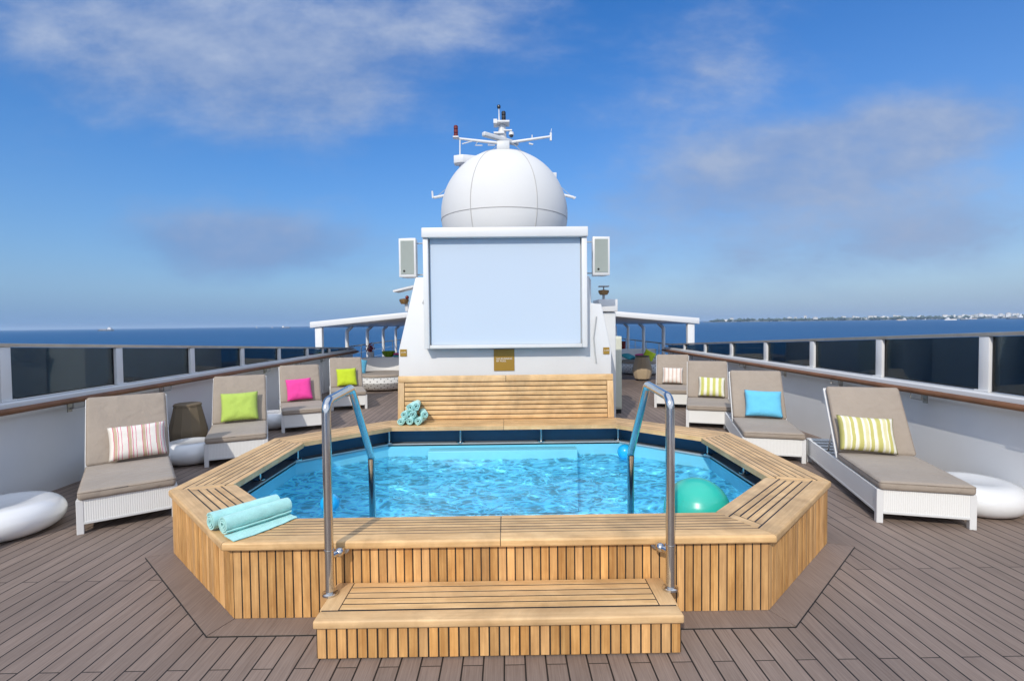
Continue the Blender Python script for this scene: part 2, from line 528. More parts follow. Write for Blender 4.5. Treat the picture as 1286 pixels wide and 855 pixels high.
def offset_poly(P, d):
    n = len(P); out = []
    for i in range(n):
        a, b, c = Vector(P[i - 1]), Vector(P[i]), Vector(P[(i + 1) % n])
        e1, e2 = (b - a).normalized(), (c - b).normalized()
        n1, n2 = Vector((e1.y, -e1.x)), Vector((e2.y, -e2.x))
        k = (n1 + n2).normalized()
        out.append(tuple(b + k * d / max(0.3, k.dot(n1))))
    return out
bm = BM()
mo = offset_poly(OUT, 0.165)
mi_ = offset_poly(OUT, -0.03)
mg = offset_poly(OUT, 0.170)
for i in (0, 1, 2, 3, 5, 6, 7):
    j = (i + 1) % 8
    a, b, c, d = [Vector(p) for p in (mi_[i], mi_[j], mo[j], mo[i])]
    e = (b - a).normalized() * 0.003
    prism(bm, [tuple(a + e), tuple(b - e), tuple(c - e), tuple(d + e)], 0.001, 0.008, along=0 if i in (0, 4) else 1)
    prism(bm, [tuple(a), tuple(b), mg[j], mg[i]], 0.0005, 0.0045, mi=1)
tag(obj('deck_margin', bm, ['deckb', 'black'], sharp=0), 'wide margin boards laid round the foot of the pool surround', 'deck', kind='structure')

# ------------------------------------------------------------------ pool surround (teak)
TOP, THK = 0.485, 0.05
O_ = [(-1.66, 2.985), (1.62, 2.985), (2.59, 3.995), (2.595, 5.83), (1.50, 6.86), (-1.54, 6.86), (-2.635, 5.83), (-2.63, 3.995)]
I_ = [(-1.47, 3.365), (1.43, 3.365), (2.11, 4.12), (2.19, 5.56), (1.40, 6.37), (-1.44, 6.37), (-2.23, 5.56), (-2.15, 4.12)]
pool = thing('pool_bench', 'teak bench surround enclosing the eight sided pool, with a slatted backrest', 'pool bench', (0, 0, 0))

def nosing(bm, poly, Mx):
    vs = prism(bm, poly, TOP - THK, TOP, Mx, 0)
    es = [e for a, c in ((0, 1), (4, 5)) for e in vs[a].link_edges if e.other_vert(vs[a]) is vs[c]]
    bmesh.ops.bevel(bm, geom=es, offset=0.014, segments=4, profile=0.5, affect='EDGES')

def facet(i, slats, nose, inner, ends=(0.0, 0.0), split=False):
    j = (i + 1) % 8
    oa, ob, ia, ib = (Vector(p) for p in (O_[i], O_[j], I_[i], I_[j]))
    ax = (ob - oa).normalized()
    ay = Vector((-ax.y, ax.x))
    loc = lambda p: ((p - oa).dot(ax), (p - oa).dot(ay))
    Ls = (ob - oa).length
    s0, t0 = loc(ia); s1, t1 = loc(ib)
    W = (t0 + t1) / 2
    lo = lambda t: s0 * t / W
    hi = lambda t: Ls + (s1 - Ls) * t / W
    Mx = Matrix(((ax.x, ay.x, 0, oa.x), (ax.y, ay.y, 0, oa.y), (0, 0, 1, 0), (0, 0, 0, 1)))
    bm = BM()
    g = 0.005
    bounds = [(0, nose)] + [(nose + (W - nose - inner) * k / slats, nose + (W - nose - inner) * (k + 1) / slats) for k in range(slats)] + ([(W - inner, W)] if inner else [])
    for k, (a, b) in enumerate(bounds):
        mid = 0 < k < len(bounds) - (1 if inner else 0)
        ea, eb = (ends if mid else (0, 0))
        a2, b2 = a + (g if k else 0), b - (g if b < W - 1e-4 else 0)
        runs = [(lambda t: lo(t) + g * 0.4 + ea, lambda t: hi(t) - g * 0.4 - eb)]
        if split:
            c = Ls / 2 - 0.0
            runs = [(runs[0][0], lambda t: c - 0.002), (lambda t: c + 0.002, runs[0][1])]
        bev = 0.013 if k == 0 else 0.0015
        for l, h in runs:
            prism(bm, [(l(a2), a2), (h(a2), a2), (h(b2), b2), (l(b2), b2)], TOP - (THK if k in (0, len(bounds) - 1) else 0.028), TOP + random.uniform(-0.0004, 0.0006), Mx, 0, 0, bev, 1) if k else nosing(bm, [(l(a2), a2), (h(a2), a2), (h(b2), b2), (l(b2), b2)], Mx)
    a, b = nose + g, W - inner - (g if inner else 0)
    for e, fn, sg in ((ends[0], lo, 1), (ends[1], hi, -1)):
        if e:
            q = [(fn(a) + sg * g * 0.4, a), (fn(a) + sg * (e - g), a), (fn(b) + sg * (e - g), b), (fn(b) + sg * g * 0.4, b)]
            prism(bm, q if sg > 0 else q[::-1], TOP - 0.028, TOP, Mx, 1, 0, 0.0025)
    # black caulking bed under the boards
    prism(bm, [(lo(0.01) + 0.004, 0.012), (hi(0.01) - 0.004, 0.012), (hi(W - 0.01) - 0.004, W - 0.012), (lo(W - 0.01) + 0.004, W - 0.012)], TOP - THK + 0.006, TOP - 0.0012, Mx, 0, 1)
    return obj('seat', bm, ['teaktop', 'black'], pool, 30)

facet(0, 5, 0.110, 0.055, (0, 0), True)
facet(1, 4, 0.115, 0.095, (0.075, 0.06))
facet(2, 5, 0.095, 0.06, (0.06, 0.05))
facet(3, 3, 0.10, 0.06)
facet(4, 5, 0.10, 0.11, (0, 0), True)
facet(5, 3, 0.10, 0.06)
facet(6, 5, 0.095, 0.06, (0.05, 0.06))
facet(7, 4, 0.115, 0.095, (0.06, 0.075))

def vpanel(P, Q, z0, z1, parent, w=0.0515, gap=0.0075, th=0.018, name='panel', skip=None, mat='teak', lead=0.0):
    P, Q = Vector(P), Vector(Q)
    ax = (Q - P).normalized()
    nn = Vector((ax.y, -ax.x))         # outward
    L = (Q - P).length
    Mx = Matrix(((ax.x, 0, nn.x, P.x), (ax.y, 0, nn.y, P.y), (0, 1, 0, 0), (0, 0, 0, 1)))
    bm = BM()
    n = max(1, round(L / w)); w = L / n
    for k in range(n):
        jz = random.uniform(-0.001, 0.001)
        box(bm, k * w + gap / 2, (k + 1) * w - gap / 2, z0, z1, -th, jz, 1, 0, 0.0015, Mx=Mx)
    box(bm, 0.0, L, z0 + 0.002, z1 - 0.002, -0.05, -0.003, 1, 1, Mx=Mx)
    return obj(name, bm, [mat, 'black'], parent, 30)
for i in range(8):
    vpanel(OUT[i], OUT[(i + 1) % 8], 0.009, TOP - THK, pool)

# backrest
br = BM()
Mb = Matrix.Translation((0.012, 6.86, TOP + 0.002)) @ Matrix.Rotation(R(-7), 4, 'X') @ Matrix(((1, 0, 0, 0), (0, 0, 1, 0), (0, 1, 0, 0), (0, 0, 0, 1)))
hw, hh = 1.452, 0.585
box(br, -hw, -0.002, hh - 0.085, hh, -0.035, 0.01, 0, 0, 0.006, 2, Mb)
box(br, 0.002, hw, hh - 0.085, hh, -0.035, 0.01, 0, 0, 0.006, 2, Mb)
for s in (-1, 1):
    xa, xb = sorted((s * hw, s * (hw - 0.085)))
    prism(br, [(xa, 0.0), (xb, 0.0), (xb, hh - 0.089), (xa, hh - 0.089)], -0.035, 0.01, Mb, 1, 0, 0.006, 2)
ns = 8
y0, y1 = 0.0, hh - 0.09
for k in range(ns):
    a, b = y0 + (y1 - y0) * k / ns, y0 + (y1 - y0) * (k + 1) / ns
    box(br, -hw + 0.09, hw - 0.09, a + 0.005, b - 0.005, -0.028, 0.005, 0, 0, 0.004, 2, Mb)
box(br, -hw + 0.01, hw - 0.01, 0.0, hh - 0.01, 0.004, 0.03, 0, 1, 0.0, 1, Mb)
obj('backrest', br, ['teaktop', 'black'], pool, 30)

# little stainless legs that carry the inner edge of the bench
RIM = [(-1.50, 3.30), (1.46, 3.30), (2.32, 4.35), (2.32, 5.74), (1.46, 6.52), (-1.50, 6.52), (-2.36, 5.74), (-2.36, 4.35)]
ZR = 0.24
def leg_post(x, y, proto=[None]):
    if proto[0] is None:
        b = BM(); lathe(b, [(0.0, 0.0), (0.016, 0.0), (0.016, TOP - THK - ZR), (0, TOP - THK - ZR)], 12)
        o = obj('post', b, 'steel', pool)
        b = BM(); lathe(b, [(0, 0.001), (0.055, 0.001), (0.055, 0.012), (0.03, 0.018), (0.0, 0.018)], 16)
        obj('flange', b, 'steel', o)
        proto[0] = o
    else:
        o = copy_tree(proto[0])
    o.location = (x, y, ZR)
for x, y in [(-0.58, 6.56), (0.46, 6.56), (-1.50, 6.58), (1.46, 6.58), (-2.36, 5.80), (2.32, 5.80), (-2.43, 5.05), (2.39, 5.05), (-2.43, 4.42), (2.39, 4.42)]:
    leg_post(x, y)

# step
step = thing('pool_step', 'single teak step with slatted tread in front of the pool bench', 'step', (CX, 2.65, 0))
ST = 0.222
b = BM()
x0, x1, yb = -0.975, 0.965, 0.372
box(b, x0, x1, -0.03, 0.072, ST - 0.045, ST, 0, 0, 0.011, 3)
for s, xa, xb in ((1, x0, x0 + 0.10), (-1, x1 - 0.10, x1)):
    prism(b, [(xa, 0.076), (xb, 0.076), (xb, yb), (xa, yb)], ST - 0.045, ST, None, 1, 0, 0.005, 2)
for k in range(5):
    w = (yb - 0.076) / 5
    box(b, x0 + 0.104, x1 - 0.104, 0.076 + k * w + 0.005, 0.076 + (k + 1) * w - 0.005, ST - 0.03, ST - 0.0005, 0, 0, 0.0012)
box(b, x0 + 0.01, x1 - 0.01, 0.0, yb - 0.006, ST - 0.04, ST - 0.0017, 0, 1)
obj('tread', b, ['teaktop', 'black'], step, 30)
vpanel((x0 + 0.01, -0.005), (x1 - 0.01, -0.005), 0.009, ST - 0.045, step, 0.054, 0.0085, name='riser')
vpanel((x0 + 0.012, yb - 0.01), (x0 + 0.012, 0.0), 0.009, ST - 0.045, step, 0.054, 0.006, name='side_panel')
vpanel((x1 - 0.012, 0.0), (x1 - 0.012, yb - 0.01), 0.009, ST - 0.045, step, 0.054, 0.006, name='side_panel')

# ------------------------------------------------------------------ pool basin and water
ZF, ZW = -0.62, 0.075
basin = thing('pool_basin', 'blue painted pool basin sunk inside the teak surround', 'pool', (0, 0, 0))
b = BM()
for i in range(8):
    j = (i + 1) % 8
    add_faces(b, [(*RIM[i], ZF), (*RIM[j], ZF), (*RIM[j], ZR - 0.012), (*RIM[i], ZR - 0.012)], [(0, 1, 2, 3)])
add_faces(b, [(*p, ZF) for p in RIM], [tuple(range(8))])
obj('basin_wall', b, 'poolblue', basin, 0)
rim_o = offset_poly(RIM, 0.016)
led = offset_poly(RIM, 0.15)
b = BM()
for i in range(8):
    j = (i + 1) % 8
    prism(b, [RIM[i], RIM[j], rim_o[j], rim_o[i]], ZR - 0.03, ZR, None, 0, 0)
obj('coping', b, 'coping', basin, 0)
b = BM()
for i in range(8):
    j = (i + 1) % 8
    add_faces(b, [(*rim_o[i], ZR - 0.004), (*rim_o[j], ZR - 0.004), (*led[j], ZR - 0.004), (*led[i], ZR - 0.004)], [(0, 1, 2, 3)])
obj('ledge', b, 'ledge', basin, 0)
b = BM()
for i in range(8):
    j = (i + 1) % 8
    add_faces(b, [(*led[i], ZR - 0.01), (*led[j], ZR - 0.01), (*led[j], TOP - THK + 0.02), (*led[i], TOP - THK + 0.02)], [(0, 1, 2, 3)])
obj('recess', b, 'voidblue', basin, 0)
b = BM()
box(b, -0.97, 0.90, 6.33, 6.519, ZF + 0.01, 0.185, 0, 0, 0.012, 2)
obj('underwater_bench', b, 'poolblue', basin)

# pool water: a real rippled sheet
NXW, NYW = 260, 190
xa, xb, ya, yb2 = -2.36, 2.32, 3.30, 6.52
def wave(x, y):
    v = Vector((x * 2.6 + 0.25 * math.sin(y * 4), y * 3.6 + 0.25 * math.sin(x * 5), 1.7))
    h = noise.noise(v) * 0.55 + noise.noise(v * 2.1 + Vector((5, 3, 2))) * 0.30 + noise.noise(v * 4.3 + Vector((1, 7, 4))) * 0.13
    r = 1 - abs(noise.noise(v * 1.3 + Vector((9, 2, 8))))
    return 0.026 * h + 0.006 * r * r
def inside(x, y):
    for i in range(8):
        (x1, y1), (x2, y2) = RIM[i], RIM[(i + 1) % 8]
        if (x2 - x1) * (y - y1) - (y2 - y1) * (x - x1) < -0.02:
            return False
    return True
b = BM()
grid = {}
for i in range(NXW + 1):
    for j in range(NYW + 1):
        x = xa + (xb - xa) * i / NXW; y = ya + (yb2 - ya) * j / NYW
        if inside(x, y):
            grid[i, j] = b.verts.new((x, y, ZW + wave(x, y)))
for (i, j) in list(grid):
    q = [(i, j), (i + 1, j), (i + 1, j + 1), (i, j + 1)]
    if all(k in grid for k in q):
        b.faces.new([grid[k] for k in q]).smooth = True
water = tag(obj('pool_water', b, 'water', None, 0), 'rippled clear blue pool water', 'water', kind='structure')
for f in water.data.polygons:
    f.use_smooth = True

# ------------------------------------------------------------------ pool handrails
def handrail(x, side, label):
    o = thing('pool_handrail', label, 'handrail', (x, 2.89, 0), 0, 'bent steel handrails over the pool edge')
    b = BM()
    pts = fillet([(0, 0, ST + 0.002), (0, 0.0, 1.325), (0, 0.47, 1.345), (0, 0.93, 0.775), (0, 0.965, -0.55)], 0.07, 7)
    tube(b, pts, 0.0255, 16)
    obj('rail', b, 'steel', o)
    b = BM(); lathe(b, [(0, ST + 0.001), (0.045, ST + 0.001), (0.045, ST + 0.012), (0.03, ST + 0.02), (0.0, ST + 0.02)], 20)
    obj('flange', b, 'steel', o)
    b = BM()
    tube(b, [(0, 0, 0.44), (side * 0.03, 0.035, 0.44), (side * 0.045, 0.09, 0.44)], 0.018, 12)
    sphere(b, (side * 0.04, 0.055, 0.44), 0.027, 16, 10)
    lathe(b, [(0, 0), (0.036, 0), (0.036, 0.012), (0, 0.012)], 16, Matrix.Translation((side * 0.045, 0.123, 0.44)) @ Matrix.Rotation(R(90), 4, 'X'))
    obj('bracket', b, 'steel', o)
    b = BM(); tube(b, [(0, 0, 0.47), (0, 0, 0.482)], 0.0275, 16)
    obj('collar', b, 'steel', o)
    return o
handrail(-0.995, 1, 'bent steel pool handrail beside the pair of rolled towels')
handrail(0.955, -1, 'bent steel pool handrail in front of the big teal ball')

# ------------------------------------------------------------------ balls
def ball(name, label, c, r, mat, zs=1.0, stripe=None):
    o = thing(name, label, 'ball', c)
    b = BM(); sphere(b, (0, 0, 0), r, 48, 32)
    obj('ball_skin', b, mat, o)
    b = BM(); lathe(b, [(0, 0.0), (0.012, 0.0), (0.012, 0.004), (0, 0.004)], 12, Matrix.Rotation(R(-35), 4, 'X') @ Matrix.Translation((0, 0, r - 0.001)))
    obj('valve', b, 'white2', o)
    return o
ball('exercise_ball', 'large shiny teal exercise ball floating in the pool corner', (1.535, 4.03, 0.25), 0.258, 'ball')
ball('beach_ball', 'small blue ball floating near the handrail beside the rolled towels', (-1.62, 4.70, 0.12), 0.088, 'bluepl')
ball('beach_ball', 'small blue ball floating against the far pool wall', (1.50, 6.37, 0.14), 0.095, 'bluepl')

# ------------------------------------------------------------------ towels
def roll_mesh(L, R0, seed, turns=3.6, th=0.011):
    """a towel rolled into a spiral, axis along +Y from 0 to L, resting at z = 0"""
    rd = random.Random(seed)
    b = BM(); lay = uvl(b)
    n = 96; k = 18
    r_in = 0.010
    rows = []
    for j in range(k + 1):
        y = L * j / k
        inner, outer = [], []
        bulge = 1 + 0.035 * math.sin(PI * j / k) + 0.02 * noise.noise(Vector((j * 0.5, seed, 0)))
        for i in range(n + 1):
            a = i / n * turns * 2 * PI
            r = r_in + (R0 - r_in - th * 0.45) * i / n
            jit = 0.0028 * noise.noise(Vector((math.cos(a) * 2, j * 0.35, a * 0.25 + seed * 3)))
            wob = 0.004 * noise.noise(Vector((i * 0.08, seed, 5))) if j in (0, k) else 0
            for lst, rr in ((outer, r + th * 0.46), (inner, r - th * 0.36)):
                rr = (rr + jit) * bulge
                aa = a + seed
                lst.append(Vector((rr * math.cos(aa), y + wob + (0.006 if j == k else -0.006 if j == 0 else 0) * (1 - i / n), R0 * 0.97 + rr * math.sin(aa) * 0.95)))
        rows.append([b.verts.new(v) for v in outer + inner[::-1]])
    m = len(rows[0])
    for r0, r1 in zip(rows, rows[1:]):
        for i in range(m):
            f = b.faces.new((r0[i], r0[(i + 1) % m], r1[(i + 1) % m], r1[i])); f.smooth = True
    for r_, fl in ((rows[0], 0), (rows[-1], 1)):
        for i in range(n):
            q = [r_[i], r_[i + 1], r_[m - 2 - i], r_[m - 1 - i]]
            b.faces.new(q)
    return b

def towel(label, p, rz, L, R0, seed, group=None, turns=3.6, tilt=0.0):
    o = obj('rolled_towel', roll_mesh(L, R0, seed, turns), 'aqua', None, 50)
    o.location = p
    o.rotation_euler = (tilt, 0, rz)
    return tag(o, label, 'towel', group)
tz = TOP + 0.001
rz = -R(35)
towel('long rolled aqua towel on the bench corner, behind the other long roll', (-1.825, 3.165, tz), -R(37), 0.43, 0.060, 1.3, 'rolled towels on the pool bench', 3.2)
towel('long rolled aqua towel on the bench corner, its loose edge spread on the boards', (-1.70, 3.085, tz + 0.012), -R(36), 0.42, 0.060, 4.4, 'rolled towels on the pool bench', 3.2)
b = BM()
rows = []
for i in range(9):
    u = i / 8
    row = []
    for j in range(15):
        w = j / 14
        x = 0.01 + u * (0.105 + 0.015 * math.sin(w * 4))
        z = 0.006 + 0.012 * (1 - u) + 0.004 * noise.noise(Vector((u * 3, w * 6, 2)))
        row.append(Vector((x, w * 0.43, max(0.004, z))))
    rows.append(row)
lay = uvl(b)
for dz in (0, 1):
    vs = [[b.verts.new(v + Vector((0, 0, 0 if dz == 0 else -0.0035))) for v in r_] for r_ in rows]
    for i in range(8):
        for j in range(14):
            b.faces.new((vs[i][j], vs[i + 1][j], vs[i + 1][j + 1], vs[i][j + 1])).smooth = True
flat = obj('towel', b, 'aqua', None, 0)
flat.location = (-1.69, 3.062, tz); flat.rotation_euler = (0, 0, -R(33))
tag(flat, 'flat aqua towel lying half under the two long rolls', 'towel')
SG = 'small rolled towels stacked on the back bench'
stk = [(0, 0, 'bottom row, outer end'), (1, 0, 'bottom row, middle one'), (2, 0, 'bottom row, inner end'),
       (0.38, 1, 'second row, outer one'), (1.28, 1, 'second row, inner one'), (1.0, 2, 'top, lower of two'), (1.72, 2, 'top, highest one')]
for k, (i, lv, what) in enumerate(stk):
    towel('small rolled aqua towel in the back bench stack, ' + what, (-1.325 + i * 0.112, 6.46 + lv * 0.03 + random.uniform(-0.015, 0.015), tz + lv * 0.083 + (0.012 if k == 6 else 0)),
          R(random.uniform(-9, 9) + (10 if k == 6 else 0)), 0.30, 0.053, k * 1.7, SG, 2.2)
towel('small rolled aqua towel slumped on the sunny side of the stack', (-1.025, 6.52, tz + 0.075), R(14), 0.27, 0.05, 9.1, SG, 2.2)

# ------------------------------------------------------------------ sun loungers
LW, LL = 0.72, 2.05
def pillow_bm(w, h, T, n=22, seed=0):
    b = BM(); lay = uvl(b)
    P = {}
    for side in (1, -1):
        for i in range(n + 1):
            for j in range(n + 1):
                u, v = i / n * 2 - 1, j / n * 2 - 1
                edge = i in (0, n) or j in (0, n)
                if edge and side < 0:
                    P[side, i, j] = P[1, i, j]; continue
                x = w / 2 * u * (1 - 0.055 * (1 - v * v))
                y = h / 2 * v * (1 - 0.055 * (1 - u * u))
                t = T / 2 * ((1 - u ** 4) * (1 - v ** 4)) ** 0.62
                t += 0.010 * noise.noise(Vector((u * 2.2, v * 2.2, seed + side))) * (1 - u * u) * (1 - v * v)
                P[side, i, j] = b.verts.new((x, y, side * t + 0.004 * noise.noise(Vector((u * 3, v * 3, seed)))))
        for i in range(n):
            for j in range(n):
                q = [(i, j), (i + 1, j), (i + 1, j + 1), (i, j + 1)]
                try:
                    f = b.faces.new([P[side, a, c] for a, c in (q if side > 0 else q[::-1])])
                except ValueError:
                    continue
                f.smooth = True
                for lp, (a, c) in zip(f.loops, q if side > 0 else q[::-1]):
                    lp[lay].uv = (a / n, c / n)
    return b

BA = R(57)       # recline of the raised back
HY, HZ, BL = 1.03, 0.30, 0.80
def make_lounger():
    o = thing('sun_lounger', '', 'sun lounger', (0, 0, 0), 0, 'white wicker sun loungers along the bulwarks')
    h = LW / 2
    b = BM()
    for s in (-1, 1):
        a, c = sorted((s * h, s * (h - 0.022)))
        box(b, a, c, 0.045, LL - 0.045, 0.10, 0.292, 2)
    box(b, -h + 0.046, h - 0.046, 0.0, 0.022, 0.10, 0.292, 2)
    box(b, -h + 0.046, h - 0.046, LL - 0.022, LL, 0.10, 0.292, 2)
    obj('frame', b, 'wicker', o)
    b = BM()
    box(b, -h + 0.046, h - 0.046, -0.004, 0.026, 0.082, 0.105, 0, 0, 0.003)
    for s in (-1, 1):
        a, c = sorted((s * (h + 0.003), s * (h - 0.026)))
        box(b, a, c, 0.046, LL - 0.046, 0.082, 0.105, 1, 0, 0.003)
    obj('bottom_rail', b, 'white2', o)
    b = BM()
    for k in range(13):
        y = 0.06 + k * (LL - 0.12) / 12.0
        box(b, -h + 0.022, h - 0.022, y - 0.028, y + 0.028, 0.266, 0.286, 0)
    obj('slat_base', b, 'white2', o)
    for s in (-1, 1):
        for y in (0.022, LL - 0.022):
            b = BM()
            box(b, s * (h - 0.022) - 0.025, s * (h - 0.022) + 0.025, y - 0.025, y + 0.025, 0.0, 0.294, 2, 0, 0.003)
            obj('leg', b, 'white', o)
    b = BM()
    rbox(b, -h + 0.008, h - 0.008, -0.03, HY, 0.294, 0.374, 0.030, 5, puff=0.012)
    sc = obj('seat_cushion', b, 'taupe', o, 0)
    def piping(parent, x, ya, yb_, z, Mx=None):
        b = BM()
        pts = fillet([(0, ya, z), (x, ya, z), (x, yb_, z), (-x, yb_, z), (-x, ya, z), (-0.001, ya, z)], 0.03, 4)
        if Mx:
            pts = [Mx @ p for p in pts]
        tube(b, pts, 0.0048, 6)
        obj('piping', b, 'piping', parent, 0)
    piping(sc, h - 0.0115, -0.0265, HY - 0.0035, 0.358)
    Mk = Matrix.Translation((0, HY - 0.01, HZ)) @ Matrix.Rotation(BA, 4, 'X')
    b = BM()
    rbox(b, -h + 0.012, h - 0.012, 0.035, BL, 0.028, 0.105, 0.028, 5, Mk, puff=0.010)
    bc = obj('back_cushion', b, 'taupe', o, 0)
    piping(bc, h - 0.0155, 0.0385, BL - 0.0035, 0.09, Mk)
    b = BM()
    for s in (-1, 1):
        box(b, s * (h - 0.012) - 0.012, s * (h - 0.012) + 0.012, 0.0, BL + 0.012, 0.0, 0.026, 1, 0, 0.003, Mx=Mk)
    box(b, -h + 0.024, h - 0.024, BL - 0.012, BL + 0.012, 0.0, 0.026, 0, Mx=Mk)
    for k in range(9):
        y = 0.05 + k * 0.085
        box(b, -h + 0.024, h - 0.024, y, y + 0.045, 0.004, 0.022, 0, Mx=Mk)
    bf = obj('back_frame', b, 'white', o)
    b = BM()
    rbox(b, -h + 0.03, h - 0.03, 0.06, BL - 0.03, -0.012, -0.001, 0.004, 2, Mk)
    obj('back_cover', b, 'taupe', o)
    for s in (-1, 1):
        b = BM()
        p = Mk @ Vector((s * (h - 0.05), 0.40, 0.0))
        tube(b, [p, (s * (h - 0.05), p.y + 0.18, 0.29)], 0.009, 8)
        obj('strut', b, 'steel', o)
    return o

def place(o, label, foot, yaw):
    """foot = corner of the foot end that is on the viewer's left"""
    o.rotation_euler = (0, 0, yaw)
    o.location = (foot[0] + LW / 2 * math.cos(yaw), foot[1] + LW / 2 * math.sin(yaw), 0)
    o['label'] = label
    return o
lounger0 = make_lounger()
LOUNGE = [
    ((-3.637, 4.336), R(36), 'white wicker lounger with taupe cushions under the red striped pillow', ('striped pillow in red, beige and white on the lounger by the long rolled towels', 'st_red', 0.50, 0.37, 0.08, 0.03)),
    ((-3.77, 6.40), R(25), 'white wicker lounger with taupe cushions under the big pale green pillow', ('square pale green pillow on the lounger beside the brown wicker bin', 'lime', 0.49, 0.44, 0.0, 0.02)),
    ((-3.69, 8.42), R(25), 'white wicker lounger with taupe cushions under the hot pink pillow', ('square hot pink pillow leaning on a taupe lounger back', 'pink', 0.44, 0.43, -0.03, 0.05)),
    ((-3.62, 10.60), R(20), 'white wicker lounger with taupe cushions under the bright lime pillow', ('square bright lime pillow on the lounger next to the woven daybed', 'limeb', 0.44, 0.43, 0.0, 0.03)),
    ((3.225, 4.36), R(-15.5), 'white wicker lounger seen from foot to back under the olive striped pillow', ('olive and cream striped pillow on the lounger close to the round white side table', 'st_yel', 0.52, 0.38, -0.09, -0.05)),
    ((3.005, 6.42), R(-17), 'white wicker lounger with taupe cushions under the sky blue pillow', ('sky blue pillow leaning on a taupe lounger back', 'sky', 0.49, 0.40, 0.05, -0.03)),
    ((3.02, 8.50), R(-20), 'white wicker lounger with taupe cushions under the broad yellow striped pillow', ('pillow with broad yellow and white stripes, between the blue and rose ones', 'st_yel2', 0.46, 0.38, 0.07, -0.03)),
    ((3.08, 10.55), R(-18), 'white wicker lounger with taupe cushions under the rose striped pillow', ('pillow with dusty rose and white stripes on the last lounger of its row', 'st_rose', 0.44, 0.38, 0.0, -0.02)),
]
for k, (foot, yaw, lab, (pl, pm, pw, ph, px, prot)) in enumerate(LOUNGE):
    o = lounger0 if k == 0 else copy_tree(lounger0)
    place(o, lab, foot, yaw)
    L = Matrix.Translation(o.location) @ Matrix.Rotation(yaw, 4, 'Z')
    q = obj('pillow', pillow_bm(pw, ph, 0.15, seed=k * 3.1), pm, None, 0)
    lean = BA + R(4)
    q.matrix_world = L @ Matrix.Translation((px, HY - 0.01, HZ)) @ Matrix.Rotation(lean, 4, 'X') @ Matrix.Translation((0, ph / 2 + 0.035, 0.165)) @ Matrix.Rotation(prot, 4, 'Z')
    tag(q, pl, 'pillow', 'pillows on the sun loungers')

# ------------------------------------------------------------------ round side tables, bins
def pouf(c, r, h, label):
    b = BM()
    prof = [(0, 0.0), (r * 0.55, 0.0)]
    for i in range(1, 17):
        a = -PI / 2 + PI * i / 17
        prof.append((r * 0.60 + r * 0.40 * math.cos(a), h / 2 + h / 2 * math.sin(a)))
    prof += [(r * 0.52, h), (r * 0.42, h - 0.008), (0, h - 0.012)]
    lathe(b, prof, 56)
    o = obj('side_table', b, 'gloss', None, 50)
    o.location = c
    return tag(o, label, 'side table', 'glossy round side tables')
pouf((-4.33, 4.42, 0.002), 0.42, 0.27, 'glossy white pebble shaped side table in front of the red striped pillow lounger')
pouf((-4.13, 6.72, 0.002), 0.36, 0.27, 'glossy white pebble shaped side table beside the brown wicker bin')
pouf((-4.08, 8.95, 0.002), 0.36, 0.27, 'glossy white pebble shaped side table between the green and pink pillow loungers')
pouf((4.345, 4.66, 0.002), 0.385, 0.27, 'glossy white pebble shaped side table at the foot of the olive striped pillow lounger')
pouf((4.02, 8.55, 0.002), 0.33, 0.27, 'glossy white pebble shaped side table behind the blue pillow lounger')

def bin_(c, label, mat, h=0.66, w=0.235, rz=0.2):
    o = thing('lidded_bin', label, 'bin', c, rz, 'hexagonal covered bins')
    b = BM()
    prof = [(0.0, 0.05), (w * 0.74, 0.05), (w * 0.80, 0.07), (w, h * 0.40), (w * 0.97, h * 0.47), (w * 0.68, h * 0.95)]
    lathe(b, prof, 12, None, smooth=True)
    obj('cover', b, mat, o, 25)
    b = BM()
    lathe(b, [(w * 0.68, h * 0.945), (w * 0.71, h * 0.95), (w * 0.71, h * 0.985), (w * 0.66, h), (0, h)], 12)
    obj('lid', b, 'brown', o, 25)
    for k in range(4):
        a = PI / 4 + k * PI / 2
        b = BM(); lathe(b, [(0, 0), (0.022, 0), (0.022, 0.052), (0, 0.052)], 10, Matrix.Translation((w * 0.55 * math.cos(a), w * 0.55 * math.sin(a), 0)))
        obj('foot', b, 'black', o)
    return o
bin_((-4.52, 7.30, 0), 'brown hexagonal covered bin against the bulwark between two loungers', 'brown', 0.68, 0.25)
bin_((4.17, 15.6, 0), 'tan hexagonal covered bin in front of the sofa heaped with bright cushions', 'tan', 0.76, 0.30)

# ------------------------------------------------------------------ bulwarks, windscreens, handrails
def xl(y):
    return -4.92 + max(0, y - 6) * 0.018
def xr(y):
    return 4.74
def ztop(y):
    return 1.62 - 0.0487 * (y - 5)

